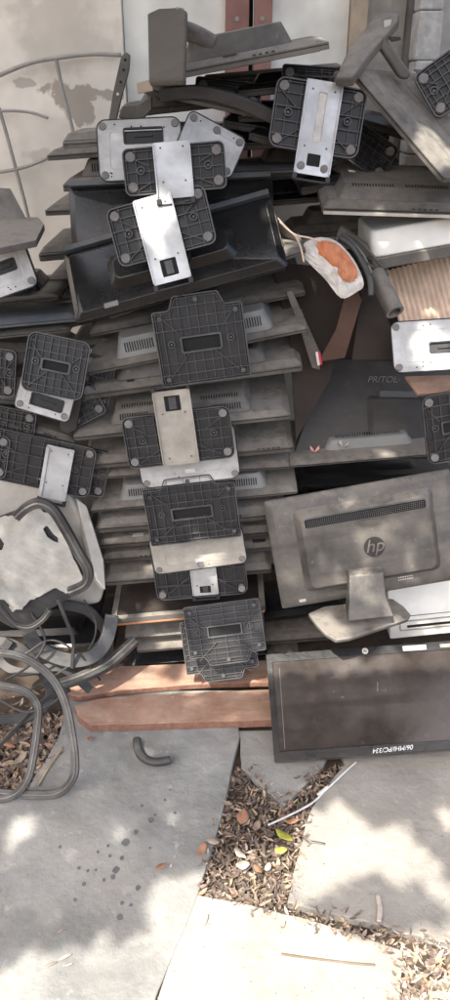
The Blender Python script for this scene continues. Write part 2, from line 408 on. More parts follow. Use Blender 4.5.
def metal_base(frame, label, slot=(0, 0, .42, .22), m='metal_plate', label_sticker=False, group='stand bases', feet6=False):
    M, w, h = frame; o = empty('monitor_stand', M); tag(o, label, 'monitor stand base', group)
    out = rrect(w, h, min(w, h)*.16); holes = []
    if slot: holes = [rrect(w*slot[2], h*slot[3], .004, 3, slot[0]*w, slot[1]*h)]
    MB().prism(inset(out, .002), .006, .0078, holes).build('metal_sheet', m, o, .0004)
    b = MB(); b.ring(out, inset(out, .0024), 0, .009); b.prism(inset(out, .0024), 0, .003).build('edge_trim', 'plate_black', o)
    if slot:
        s = MB(); s.ring(rrect(w*slot[2]+.006, h*slot[3]+.006, .005, 3, slot[0]*w, slot[1]*h), holes[0], .0078, .0092)
        s.bar((slot[0]*w-.02, slot[1]*h), (slot[0]*w+.02, slot[1]*h), .004, .003, .007); s.build('slot_frame', 'plate_black', o)
    fx, fy = w/2-.014, h/2-.014
    for x, y in [(fx, fy), (-fx, fy), (fx, -fy), (-fx, -fy)]+([(0, fy), (0, -fy)] if feet6 else []):
        MB().disc(x, y, .0085, .0078, .0115, 16, .0078).build('rubber_foot', 'foot_rubber', o)
    for i in range(9): MB().disc(random.uniform(-.4, .4)*w, random.choice((-1, 1))*random.uniform(.28, .42)*h, .0018, .0078, .0082, 8).build('screw', 'vent_dark', o)
    emb = MB(); p = rrect(w*.72, h*.62, .01, 4); emb.ring(p, inset(p, .0022), .0078, .0086); emb.build('pressed_ridge', m, o)
    if label_sticker: MB().box(-.012, .014, -h*.3, -h*.3+.010, .0079, .0088).build('sticker', 'paper_white', o)
    return o
# ================================================================ SETTING
def ground():
    bm = bmesh.new(); n = 40
    MB().box(-40, 40, -30, 60, -.3, -.004).build('ground', 'soil').__setitem__('kind', 'structure')
ground()
WY = 2.45
def xat(px, py, Y=WY): return P(px, py, Y).x
wl = MB().box(-6, xat(122, 30), WY, WY+.2, -.01, 3.4).build('wall', 'wall_cream'); tag(wl, 'old cream plastered wall with a bare brown patch, behind the pile on the left', 'wall')
wr = MB().box(xat(366, 20), 6, WY+.02, WY+.22, -.01, 3.4).build('wall', 'wall_grey'); tag(wr, 'greyish plastered wall at the upper right corner behind the pillar', 'wall')
dr = empty('metal_door', Matrix.Translation((xat(245, 30), WY, 0)))
tag(dr, 'tall white double door with reddish brown middle stiles behind the pile', 'door')
def dbox(name, px0, px1, y0, y1, m, bev=.002):
    o = MB().box(xat(px0, 30)-dr.location.x, xat(px1, 30)-dr.location.x, y0, y1, .01, 3.2).build(name, m, dr, bev); return o
dbox('door_leaf', 122.6, 225, .03, .07, 'door_white'); dbox('door_leaf', 272, 350, .03, .07, 'door_white')
dbox('stile', 225.3, 249, .0, .06, 'maroon'); dbox('stile', 254, 271.6, .0, .06, 'maroon'); dbox('door_gap', 249.2, 253.8, .07, .10, 'vent_dark')
dbox('door_post', 350.5, 366, -.02, .06, 'tan_strip')
for px_ in (237, 262):
    for zz in (1.75, 2.1): 
        s = MB().disc(0, 0, .006, 0, .004, 10); s.build('bolt', 'iron', dr, 0, Matrix.Translation((xat(px_, 30)-dr.location.x, -.001, zz)) @ Matrix.Rotation(R(90), 4, 'X'))
a = xat(416, 30, 2.32); b = xat(441, 30, 2.32)
bm = MB(); 
for k in range(30):
    z0 = k*.11; 
    bm.box(a+random.uniform(-.006, .006), b+random.uniform(-.006, .006), 2.30+random.uniform(-.004, .004), WY+.015, z0, z0+.1095)
tag(bm.build('pillar', 'pillar', None, .006), 'flaking whitewashed pillar at the upper right, with patchy old plaster', 'pillar')
pp = MB().tube([(xat(412, 20, 2.40), 2.40, 0.01), (xat(412, 20, 2.40), 2.40, 3.1)], .018, 14).build('drain_pipe', 'casing_brown', None, 0, None, True)
tag(pp, 'dark vertical drain pipe just left of the flaking pillar', 'pipe')
# iron arch leaning on the wall
ar = empty('iron_arch', Matrix.Translation(P(40, 215, 2.38))); tag(ar, 'thin arched iron grille with radiating bars leaning on the cream wall', 'grille')
def aw(pts, name, r=.006):
    L = [P(x, y, 2.40)-ar.location for x, y in pts]; MB().tube(spline(L, 6), r, 8).build(name, 'iron', ar, 0, None, True)
aw([(-60, 110), (-25, 88), (0, 75), (30, 63), (57, 58), (90, 54), (121, 55)], 'outer_arc')
aw([(-50, 122), (-20, 114), (0, 111), (28, 112), (48, 118)], 'inner_arc', .004)
aw([(-60, 180), (0, 172), (25, 167), (48, 158)], 'cross_bar', .005)
aw([(-1, 108), (8, 140), (16, 170), (24, 200), (30, 225)], 'spoke', .005); aw([(56, 59), (62, 88), (69, 115), (76, 145)], 'spoke', .005)
aw([(-45, 100), (-35, 160), (-20, 220)], 'spoke', .005)
# paving
def slab(px, label, m, z1=.022, z0=-.002, tilt=0):
    pts = [G(x, y, z1) for x, y in px]
    ps = []
    for i, p in enumerate(pts):          # slightly worn edges
        q = pts[(i+1) % len(pts)]; n = max(2, int((q-p).length/.04))
        for k in range(n):
            c = p+(q-p)*k/n; d = .004*noise.noise(c*22)+.002*noise.noise(c*70); ps.append((c.x+d, c.y+d))
    o = MB().prism(ps, z0, z1).build('paving_slab', m, None, .003); tag(o, label, 'paving slab', 'stone paving slabs'); return o
slab([(60, 735), (66, 690), (236, 690), (239, 738), (232, 770), (222, 815), (199, 893), (150, 1012), (120, 1100), (-160, 1100), (-140, 800), (0, 797), (27, 790)], 'large grey paving slab at the left with dark damp spots', 'slab')
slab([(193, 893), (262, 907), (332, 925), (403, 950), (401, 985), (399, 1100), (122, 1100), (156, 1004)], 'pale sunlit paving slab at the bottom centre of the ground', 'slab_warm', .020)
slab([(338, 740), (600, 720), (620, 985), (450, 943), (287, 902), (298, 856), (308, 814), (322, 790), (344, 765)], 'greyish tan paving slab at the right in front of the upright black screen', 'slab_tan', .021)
slab([(238, 730), (340, 730), (322, 768), (284, 806), (262, 787), (242, 768)], 'small grey triangular slab corner below the left edge of the black screen', 'slab', .014)
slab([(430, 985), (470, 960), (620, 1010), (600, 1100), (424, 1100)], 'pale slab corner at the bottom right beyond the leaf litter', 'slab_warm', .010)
# damp spots on the left slab
sp = MB()
for x, y, r in [(151, 820, 4), (126, 842, 4.5), (136, 832, 3), (122, 858, 3), (116, 870, 4), (113, 877, 3), (108, 846, 2), (98, 852, 2), (84, 884, 2.5), (138, 888, 3), (120, 917, 3.5), (131, 905, 2), (79, 868, 2), (104, 880, 2), (155, 815, 2), (175, 813, 2), (88, 871, 2), (122, 903, 2.2), (75, 900, 2), (165, 800, 2), (60, 847, 2), (150, 848, 1.6), (110, 856, 2), (96, 870, 1.6), (170, 790, 1.5), (142, 806, 2)]:
    c = G(x, y, .022); rr = r/785*1.5
    pts = [(c.x+rr*(1+.7*noise.noise(Vector((x+k*1.3, y, 0))*1.7))*math.cos(k*math.pi/6), c.y+rr*1.25*(1+.35*noise.noise(Vector((x, y+k, 3))*1.7))*math.sin(k*math.pi/6)) for k in range(12)]
    sp.prism(pts, .0222, .0226)
spots_obj = None
tag(sp.build('damp_spots', 'damp'), None, None, None, 'stuff')['label'] = 'dark damp spots scattered on the large grey slab'
# ================================================================ CENTRAL STACK
SY = 1.86
top = [  # FLx,FLy,FRx,FRy, dy, depth, t, hh, hw, vents, casing, housing, screen, label, extra
 ((90, 338), (306, 296), .05, .33, .020, .0, .6, 'none', 'casing_brown', None, 'brown monitor whose long front edge slopes just above the light grey vented one'),
 ((87, 376), (308, 332), -.02, .30, .018, .046, .72, 'front', 'casing_grey', 'casing_light', 'monitor with light grey vented back housing, behind the stepped ribbed base'),
 ((84, 400), (303, 371), .0, .30, .030, .030, .7, 'top', 'casing_grey', None, 'monitor directly under the light grey vented one, vents on its right'),
 ((74, 441), (291, 419), -.03, .33, .022, .032, .66, 'both', 'casing_grey', None, 'wide dusty monitor jutting out left behind the bracketed base, with a paper label'),
 ((84, 470), (294, 452), .0, .30, .030, .012, .5, 'none', 'casing_brown', None, 'dusty brown monitor just below the wide jutting one'),
 ((88, 480), (291, 469), .01, .30, .016, .0, .5, 'none', 'casing_brown', None, 'thin brown monitor pressed above the second grey vented housing'),
 ((91, 513), (298, 494), -.01, .31, .016, .038, .72, 'front', 'casing_grey', 'casing_light', 'monitor with grey vented housing level with the top of the upright branded monitor'),
 ((97, 534), (286, 519), .0, .30, .040, .0, .6, 'none', 'casing_grey', None, 'thick edged monitor right below the lower grey vented housing'),
 ((99, 549), (280, 535), .01, .30, .028, .0, .6, 'none', 'casing_brown', None, 'brown monitor edge at the height of the lower metal base plate'),
 ((103, 563), (276, 550), .02, .30, .026, .0, .6, 'none', 'casing_brown', None, 'brown monitor edge beside the pressed metal base, second below the thick edged one'),
 ((105, 586), (272, 573), .0, .30, .030, .014, .5, 'none', 'casing_grey', None, 'greyish monitor directly above the one with an orange front edge'),
 ((125, 641), (264, 629), .0, .28, .020, .006, .6, 'none', 'casing_grey', None, 'rounded edge monitor right under the orange edged one'),
 ((137, 653), (266, 643), .0, .28, .018, .0, .6, 'none', 'casing_brown', None, 'lowest monitor of the stack with rounded left end'),
 ((128, 668), (268, 656), .05, .26, .018, .0, .6, 'none', 'casing_black', None, 'black panel lying on the boards at the foot of the stack'),
]
for fl, fr, dy, h, t, hh, hw, vt, cm, hm, lab in top:
    monitor(flat(fl, fr, SY+dy, h, 9), lab, cm, hm, t, hh, hw, .6 if cm != 'casing_grey' or hh < .03 else .8, -.012 if hh >= .03 else 0, vt, True, 'monitors in the central stack', box=(hh == .030), lab=('paper label' in lab and .06))
# orange edged monitor, screen up
def screen_up(frame, label, cm='casing_grey', edge=None, t=.03):
    M, w, h = frame; o = empty('monitor', M); tag(o, label, 'monitor', 'monitors in the central stack')
    MB().ring(rrect(w, h, .01), rrect(w-.034, h-.034, .004), 0, t).prism(rrect(w-.01, h-.01, .01), -.0, t-.008).build('casing', cm, o, .0015)
    MB().prism(rrect(w-.035, h-.035, .004), t-.0078, t-.004).build('screen', 'screen_dark', o)
    if edge: MB().box(-w/2+.004, w/2-.004, -h/2-.0015, -h/2+.006, .0, .006).build('edge_strip', edge, o, .001)
    return o
screen_up(flat((112, 626), (266, 612), SY-.04, .30, 4), 'monitor lying screen up with a worn orange front edge low in the stack', 'casing_grey', 'orange_edge', .024)
# tilted glossy monitors at the top of the stack, backs towards the viewer
GR = 'glossy black monitors tilted on top of the stack'
def tilted(TL, TR, BL, Yt, Yb, label, dR=0.0, cm='casing_black', top='casing_blue', t=.028, neck=True, hh=.02, vents='top', cat='monitor', arc=None):
    fr = quad(TL, TR, BL, Yt, Yb, dR); M, w, h = fr
    o = monitor(fr, label, cm, None, t, hh, .6, .5, 0, vents, True, GR if cm == 'casing_black' else None)
    if top: MB().box(-w/2+.003, w/2-.003, h/2-.001, h/2+.012, 0, t+.002).build('top_edge', top, o, .002)
    if neck:
        MB().circ(0, 0, .052, .040, t+hh-.002, t+hh+.014, 28).build('neck_mount', cm, o, .002)
    return o
tilted((70, 190), (272, 180), (73, 268), 1.98, 1.90, 'glossy black monitor behind the two upper bracketed bases, its back facing out', t=.025)
tilted((66, 258), (272, 200), (94, 322), 1.90, 1.79, 'glossy black tilted monitor with a pale blue top edge crossing the stack', t=.03)
m_ = tilted((112, 300), (300, 236), (92, 326), 1.93, 1.82, 'black monitor edge sticking out below the pale blue edged one', t=.02, hh=0, vents='none', neck=False, top=None, cm='casing_grey'); m_['group'] = GR
# monitors sticking out left behind the upper stack
LB = 'monitors sticking out left of the upper stack'
for fl, fr, Y, h, t, hh, cm, vt, lab in [
 ((47, 161), (200, 150), 2.02, .28, .022, .0, 'casing_brown', 'none', 'topmost dusty monitor edge left of the stack against the wall'),
 ((63, 152), (200, 143), 2.04, .24, .040, .0, 'casing_grey', 'none', 'short grey monitor block behind the pale metal base, uppermost on the left'),
 ((63, 192), (190, 186), 1.99, .28, .028, .036, 'casing_brown', 'front', 'dusty monitor with bright vents just above the glossy black one'),
 ((45, 216), (180, 210), 2.03, .28, .022, .034, 'casing_brown', 'none', 'brown monitor left of the glossy black one, above the widest left edge'),
 ((39, 262), (180, 250), 2.00, .30, .034, .02, 'casing_brown', 'none', 'thick brown monitor edge level with the pale blue edge, to its left'),
 ((46, 285), (190, 276), 2.03, .30, .02, .0, 'casing_brown', 'none', 'thin dark monitor beneath the thick brown edge at the left'),
 ((40, 321), (150, 300), 1.95, .28, .034, .02, 'casing_grey', 'none', 'greyish monitor corner left of the sloping stack edge'),
 ((47, 335), (150, 306), 1.93, .24, .014, .0, 'casing_grey', 'none', 'narrow grey monitor edge touching the sloping stack edge from the left'),
 ((70, 350), (190, 345), 1.97, .26, .022, .0, 'casing_brown', 'none', 'dark monitor right of the ribbed black base on the left'),
 ]:
    monitor(flat(fl, fr, Y, h), lab, cm, None, t, hh, .75 if vt == 'front' else .6, .7, 0, vt, True, LB)
# ---------------- stand bases down the stack
Q = quad
ribbed_base(Q((277, 77), (367, 92), (262, 146), 1.87, 1.83), 'ribbed base with a slotted bright bracket, highest of all the bases', bracket=(.004, -.115, .072, .078, 'slit'), slot=False, nx=7, ny=5)
ribbed_base(Q((122, 150), (224, 141), (130, 197), 1.79, 1.77), 'ribbed base with plain silver plate, directly above the brightest bracketed base', bracket=(-.002, -.058, .052, .078, 'plain'), slot=False, nx=8, ny=4)
ribbed_base(Q((106, 211), (204, 184), (123, 268), 1.77, 1.74), 'ribbed base with the brightest long silver bracket reaching below it', bracket=(-.004, -.115, .063, .084), slot=False, nx=8, ny=5)
metal_base(Q((190, 110), (247, 141), (170, 150), 1.90, 1.86), 'pale metal base tilted steeply, peeking out behind two ribbed bases', None, feet6=True)
metal_base(Q((96, 121), (181, 117), (103, 183), 1.90, 1.86), 'pale metal base with dark top slot at the upper left of the stack', (.05, .22, .44, .22))
ribbed_base(Q((149, 299), (240, 286), (163, 387), 1.79, 1.76), 'black ribbed base with a stepped top in the middle of the stack', 'step', 1, None, True, 10, 8)
ribbed_base(Q((121, 417), (229, 404), (132, 468), 1.77, 1.75), 'ribbed base with a dusty bracket pointing up, mid height of the stack', bracket=(-.001, .118, -.066, .090), slot=False, nx=10, ny=5, bmat='metal_dusty')
metal_base(Q((133, 432), (234, 420), (144, 488), 1.80, 1.78), 'pale metal base mostly hidden under the base with upward bracket', None, 'metal_plate', True)
ribbed_base(Q((141, 481), (233, 470), (151, 545), 1.785, 1.755), 'dusty ribbed base with stepped top over the lower metal plate', 'step', 1, None, True, 11, 8)
metal_base(Q((148, 537), (242, 524), (157, 574), 1.80, 1.78), 'cream coloured metal base with small white sticker low in the stack', None, 'metal_dusty', True, feet6=True)
ribbed_base(Q((150, 545), (243, 537), (157, 599), 1.825, 1.805), 'dark ribbed base with silver bracket under the cream metal base', bracket=(.010, -.075, .03, .072), slot=False, nx=8, ny=4)
ribbed_base(Q((183, 607), (259, 597), (186, 668), 1.80, 1.73), 'lowest black ribbed base with its stepped end pointing down', 'step', -1, None, True, 6, 11)
ribbed_base(Q((180, 622), (252, 613), (183, 684), 1.83, 1.75), 'black ribbed base tucked behind the lowest one, only its rim showing', 'step', -1, None, False, 6, 11)
# ================================================================ LEFT PILE
LG = 'monitors in the left heap'
for fl, fr, Y, h, t, hh, cm, vt, lab in [
 ((-60, 312), (60, 300), 1.86, .26, .014, .03, 'casing_black', 'none', 'black panel under the white metal base at the left edge'),
 ((-60, 334), (78, 322), 1.84, .28, .020, .0, 'casing_blue', 'none', 'bluish grey edged monitor above the big ribbed base on the left'),
 ((-60, 345), (70, 332), 1.88, .28, .014, .0, 'casing_grey', 'none', 'grey monitor edge right below the bluish one'),
 ((-60, 368), (60, 372), 1.90, .28, .030, .02, 'casing_brown', 'none', 'brown monitor left of the ribbed black base'),
 ((-60, 400), (60, 408), 1.90, .28, .030, .02, 'casing_brown', 'none', 'brown monitor left of the slotted end of the metal base'),
 ((-60, 408), (75, 448), 1.87, .28, .022, .0, 'casing_brown', 'none', 'dusty monitor edge slanting down below the metal base at left'),
 ((-60, 470), (70, 480), 1.92, .28, .020, .03, 'casing_black', 'none', 'black monitor beneath the ribbed base with two silver rails'),
 ((60, 420), (150, 400), 2.02, .28, .020, .0, 'casing_black', 'none', 'black monitor in the dark gap between left heap and stack'),
 ((60, 480), (150, 472), 2.02, .28, .020, .02, 'casing_black', 'none', 'black monitor behind the cream tub in the gap'),
 ((62, 455), (150, 452), 2.00, .28, .020, .0, 'casing_brown', 'none', 'brown monitor just behind the silver rails'),
 ]:
    monitor(flat(fl, fr, Y, h), lab, cm, None, t, hh, .6, .6, 0, vt, True, LG)
metal_base(Q((-48, 262), (23, 236), (-36, 312), 1.80, 1.77), 'white metal base cut off by the left edge, with black slot', (.12, .05, .34, .2))
ribbed_base(Q((30, 330), (92, 343), (16, 388), 1.80, 1.76), 'dark ribbed base lying over a pale metal plate in the left heap', 'round', 1, None, True, 8, 7, feet=False)
metal_base(Q((22, 372), (78, 389), (11, 406), 1.81, 1.79), 'slotted pale metal plate under the dark ribbed base on the left', (.05, -.1, .55, .3))
ribbed_base(Q((-8, 425), (98, 448), (-22, 474), 1.86, 1.84), 'ribbed base with two parallel silver rails in the left heap', bracket=(.045, -.09, .055, .072, 'rails'), slot=False, nx=8, ny=5)
o = ribbed_base(Q((-70, 420), (12, 436), (-80, 462), 1.86, 1.84), 'ribbed black base at the left edge beside the one with silver rails', slot=False, nx=8, ny=5)
# stand on the far left
def poly_panel(pxs, thick, name, m, parent=None, label=None, cat=None, group=None, bevel=.002, holes=(), off=None):
    """panel through three pixel/depth corners; the outline follows in the panel's own plane"""
    a, b, c = [P(*p) for p in pxs[:3]]
    x = (b-a).normalized(); n = x.cross((c-a)).normalized()
    if n.dot(CAM-a) < 0: n = -n
    y = n.cross(x)
    M = Matrix((x, y, n)).transposed().to_4x4(); M.translation = a
    def hit(px, py):
        d = ray(px, py); t = (a-CAM).dot(n)/d.dot(n); p = CAM+d*t-a; return (p.dot(x), p.dot(y))
    pts = [hit(p[0], p[1]) for p in pxs]; hs = [[hit(*q) for q in h] for h in holes]
    ob = MB().prism(pts, -thick, 0, hs)
    if parent is not None: Mi = parent.matrix_world.inverted() @ M
    else: Mi = M
    o = ob.build(name, m, parent, bevel, Mi)
    if label: tag(o, label, cat, group)
    return o
st = empty('monitor_stand', Matrix.Translation(P(20, 235, 1.9))); tag(st, 'dusty dark stand with upright neck, left edge above the white metal base', 'monitor stand', 'loose monitor stands')
poly_panel([(-30, 186, 1.95), (10, 188, 1.95), (28, 222, 1.9), (-30, 236, 1.9)], .02, 'neck', 'casing_grey', st)
poly_panel([(-40, 218, 1.92), (38, 217, 1.92), (44, 224, 1.86), (36, 240, 1.80), (-40, 256, 1.80)], .015, 'foot', 'casing_grey', st)
for q_, lab in [(Q((-12, 402), (38, 412), (-18, 432), 1.88, 1.87), 'dark ribbed base wedged above the one with silver rails'),
    (Q((58, 398), (92, 380), (72, 430), 1.88, 1.86), 'tilted dark ribbed base right of the slotted pale plate'),
    (Q((78, 445), (112, 452), (70, 490), 1.89, 1.87), 'dark ribbed base in the gap above the cream shell'),
    (Q((-20, 345), (18, 350), (-24, 392), 1.86, 1.84), 'dark ribbed base at the left edge behind the pale slotted plate')]:
    ribbed_base(q_, lab, 'round', 1, None, False, 7, 5)
poly_panel([(49, 398, 1.80), (80, 378, 1.80), (86, 372, 1.80), (88, 380, 1.80), (56, 406, 1.80)], .012, 'plastic_bar', 'casing_grey', None, 'grey bar slanting up beside the slotted pale plate', 'plastic strip')
poly_panel([(58, 404, 1.83), (84, 388, 1.83), (76, 430, 1.83), (68, 434, 1.83), (60, 430, 1.83)], .02, 'stand_neck_piece', 'casing_dark', None, 'dark neck piece under the slanting grey bar', 'plastic piece')
# cream tub, torn sheet and rings
tb = empty('plastic_tub', Matrix.Translation(P(50, 600, 1.75))); tag(tb, 'cream plastic monitor back shell standing behind the torn sheet', 'plastic shell')
def strip(pts, w, name, m, parent, t=.004):
    pass
poly_panel([(-30, 486, 1.84), (20, 476, 1.84), (50, 474, 1.84), (62, 482, 1.84), (76, 508, 1.82), (90, 545, 1.80), (104, 590, 1.78), (100, 604, 1.76), (90, 606, 1.76), (-30, 600, 1.76)], .10, 'shell', 'cream', tb, bevel=.012)
poly_panel([(76, 497, 1.86), (87, 506, 1.86), (104, 560, 1.80), (106, 590, 1.80), (96, 580, 1.80)], .03, 'side_wall', 'cream', tb, bevel=.004)
def jag(pts, amp=1.6, n=4):
    out = []
    for i, p in enumerate(pts):
        q = pts[(i+1) % len(pts)]
        for k in range(n):
            f = k/n; out.append((p[0]+(q[0]-p[0])*f+random.uniform(-amp, amp)*(k > 0), p[1]+(q[1]-p[1])*f+random.uniform(-amp, amp)*(k > 0)))
    return out
sh = jag([(-20, 525), (0, 518), (18, 514), (40, 508), (56, 520), (68, 545), (80, 572), (84, 582), (66, 594), (56, 588), (44, 594), (30, 600), (22, 610), (12, 612), (4, 600), (-20, 592)])
sh3 = [(-20, 525, 1.735), (84, 582, 1.735), (12, 612, 1.70)]
def plane_panel(ref, outline, thick, name, m, parent=None, holes=(), bevel=.001, lift=0.0):
    a, b, c = [P(*p) for p in ref]; x = (b-a).normalized(); n = x.cross(c-a).normalized()
    if n.dot(CAM-a) < 0: n = -n
    y = n.cross(x); a = a+n*lift; M = Matrix((x, y, n)).transposed().to_4x4(); M.translation = a
    def hit(px, py):
        d = ray(px, py); t = (a-CAM).dot(n)/d.dot(n); p = CAM+d*t-a; return (p.dot(x), p.dot(y))
    o = MB().prism([hit(*p) for p in outline], -thick, 0, [[hit(*q) for q in h] for h in holes])
    return o.build(name, m, parent, bevel, (parent.matrix_world.inverted() @ M) if parent is not None else M)
hole1 = [(43, 529), (46, 526), (48, 527), (53, 534), (58, 538), (58, 543), (53, 541), (47, 537)]
hole2 = [(-8, 541), (0, 538), (4, 544), (2, 550), (-6, 552)]
ip = plane_panel([(-20, 525, 1.750), (84, 582, 1.750), (12, 612, 1.715)], [(-20, 520), (0, 516), (36, 503), (54, 509), (70, 534), (86, 566), (86, 586), (70, 598), (60, 604), (44, 612), (30, 626), (12, 628), (-20, 610)], .004, 'dark_lining', 'rubber_dark', None); tag(ip, 'black sheet showing along the ragged lower edge of the torn cream sheet', 'plastic sheet')
ts = plane_panel(sh3, sh, .004, 'torn_sheet', 'cream_bright', None, (hole1, hole2))
tag(ts, 'bright torn cream sheet with ragged holes inside the black ring', 'plastic sheet')
def ringobj(pts, w, d, label, m='rubber_grey', closed=False, name='plastic_hoop', cat='plastic trim', group='loose plastic frames and trims', lip=True, inner=True):
    L = [P(*p) if p[2] else G(p[0], p[1], .024+w) for p in pts]; c = sum(L, Vector())/len(L)
    n = Vector((0, 0, 0))
    for i in range(1, len(L)-1): n += (L[i]-L[0]).cross(L[i+1]-L[0])
    n.normalize()
    if n.dot(CAM-c) < 0: n = -n
    o = empty(name, Matrix.Translation(c)); tag(o, label, cat, group)
    S = spline([p-c for p in L], 8, closed)
    MB().tube(S, w*1.4, 4, d, n, closed).build('frame', m, o, .002)
    if lip: MB().tube([p+n*w*d*.98 for p in S], w*.30, 6, .9, n, closed).build('raised_lip', 'casing_grey', o, 0, None, True)
    return o
ringobj([(16, 517, 1.70), (26, 508, 1.70), (39, 503, 1.70), (53, 510, 1.695), (66, 530, 1.69), (78, 552, 1.68), (88, 570, 1.67), (85, 584, 1.665), (69, 592, 1.66)], .0125, .7, 'black curved bezel piece resting over the torn cream sheet', 'rubber_dark')
ringobj([(-30, 560, 1.66), (-8, 596, 1.65), (2, 610, 1.645), (15, 624, 1.64), (30, 627, 1.64), (42, 620, 1.645), (50, 610, 1.65)], .008, .6, 'dark bezel loop hanging just below the torn cream sheet', 'rubber_dark')
ringobj([(-70, 668, 1.57), (-30, 655, 1.59), (0, 653, 1.59), (26, 659, 1.58), (50, 676, 1.56), (64, 700, 1.52), (71, 730, 1.47), (75, 762, 1.41), (72, 780, 1.385), (58, 793, 0), (35, 795, 0), (0, 793, 0), (-40, 791, 0), (-80, 780, 1.39), (-95, 730, 1.47)], .0105, .5, 'largest grey bezel frame standing on the left slab', 'rubber_grey', True)
ringobj([(-70, 692, 1.53), (-30, 684, 1.545), (5, 686, 1.54), (26, 692, 1.535), (38, 706, 1.52), (37, 730, 1.45), (33, 758, 1.40), (27, 780, 1.37), (12, 796, 0), (-20, 800, 0), (-60, 795, 0), (-90, 740, 1.42)], .0095, .55, 'smaller grey bezel frame in front, cut by the left edge', 'rubber_grey', True)
ringobj([(28, 631, 1.72), (34, 642, 1.715), (46, 652, 1.71), (70, 660, 1.71), (92, 656, 1.72), (106, 640, 1.76), (112, 615, 1.80)], .019, .6, 'wide curved dark plastic trim below the cream sheet', 'rubber_grey', lip=False)
ringobj([(55, 686, 1.66), (80, 678, 1.68), (108, 664, 1.74), (135, 640, 1.82)], .016, .5, 'straight dark plastic arm resting against the left end of the boards', 'rubber_grey')
ringobj([(58, 600, 1.70), (66, 620, 1.69), (73, 640, 1.69), (72, 668, 1.69)], .005, .7, 'thin grey cable like trim standing behind the wide curved one', 'rubber_grey', lip=False)
ringobj([(10, 640, 1.74), (0, 660, 1.72), (20, 672, 1.70), (60, 668, 1.72), (90, 690, 1.72)], .012, .6, 'dark trim coil behind the large bezel frame', 'rubber_dark', lip=False)
ringobj([(-20, 640, 1.76), (20, 648, 1.75), (50, 690, 1.72), (30, 715, 1.66), (-20, 720, 1.62)], .014, .6, 'dark loop of trim inside the largest bezel frame', 'rubber_dark', lip=False)
ringobj([(62, 604, 1.80), (90, 612, 1.82), (108, 640, 1.84), (100, 668, 1.82), (60, 690, 1.76)], .014, .6, 'dark bent trim between the cream sheet and the stack', 'rubber_dark', lip=False)
ringobj([(0, 745, 1.52), (20, 724, 1.58), (45, 700, 1.66), (70, 690, 1.72)], .006, .6, 'slim dark strut leaning across the leaves behind the bezel frames', 'rubber_dark', lip=False)
for fl, fr, Y, h, t, hh, cm, lab in [
 ((-60, 625), (100, 618), 1.98, .3, .03, .02, 'casing_black', 'black monitor deep behind the hanging bezel loop'),
 ((-60, 660), (115, 652), 2.00, .3, .03, .02, 'casing_black', 'black monitor at the back behind the curved trims'),
 ((-60, 692), (70, 690), 1.95, .3, .04, .01, 'casing_brown', 'dark monitor lowest in the left heap, behind the bezel frames'),
 ((-60, 590), (100, 585), 2.02, .3, .03, .02, 'casing_black', 'black monitor hidden behind the cream shell'),
 ((-60, 550), (92, 545), 2.04, .3, .03, .02, 'casing_black', 'black monitor behind the upper rim of the cream shell')]:
    monitor(flat(fl, fr, Y, h), lab, cm, None, t, hh, .6, .6, 0, 'none', True, LG)
for k, (pts_, r_, lab) in enumerate([
  ([(-10, 640, 1.70), (20, 655, 1.68), (50, 640, 1.68), (80, 655, 1.70), (100, 680, 1.72)], .003, 'thin black cable looping in front of the wide curved trim'),
  ([(30, 612, 1.72), (45, 640, 1.68), (30, 665, 1.66), (5, 680, 1.64)], .0035, 'black cable dropping from the cream sheet into the large bezel frame'),
  ([(84, 600, 1.76), (96, 625, 1.76), (88, 650, 1.74), (60, 672, 1.68), (30, 690, 1.62)], .003, 'thin black cable curling beside the stack foot'),
  ([(0, 700, 1.60), (25, 712, 1.58), (50, 705, 1.60), (66, 690, 1.64)], .004, 'black cable lying across the inside of the large bezel frame')]):
    Lc = [P(*p) for p in pts_]; o = MB().tube([q-Lc[0] for q in spline(Lc, 8)], r_, 8).build('cable', 'rubber_dark', None, 0, Matrix.Translation(Lc[0]), True); tag(o, lab, 'cable', 'cables in the left heap')
# boards
def board(px, z0, z1, label, m='board'):
    px = jag(px, .35, 5)
    pts = [G(x, y, z1) for x, y in px]; c = sum(pts, Vector())/len(pts)
    o = MB().prism([(p.x-c.x, p.y-c.y) for p in pts], z0-z1, 0).build('wooden_board', m, None, .0025)
    o.data.materials.append(MATS['board_edge'])
    for f in o.data.polygons:
        if abs(f.normal.z) < .5: f.material_index = 1
    o.location = (c.x, c.y, z1); tag(o, label, 'board', 'reddish brown boards'); return o
board([(66, 687), (92, 674), (120, 666), (272, 660), (274, 682), (200, 684), (120, 690), (78, 697), (68, 694)], .026, .045, 'reddish brown board in the rear, partly under the stack')
board([(74, 706), (100, 698), (140, 695), (272, 689), (274, 720), (200, 722), (90, 725), (78, 716)], .022, .048, 'reddish brown board in front, pointed at its left end')
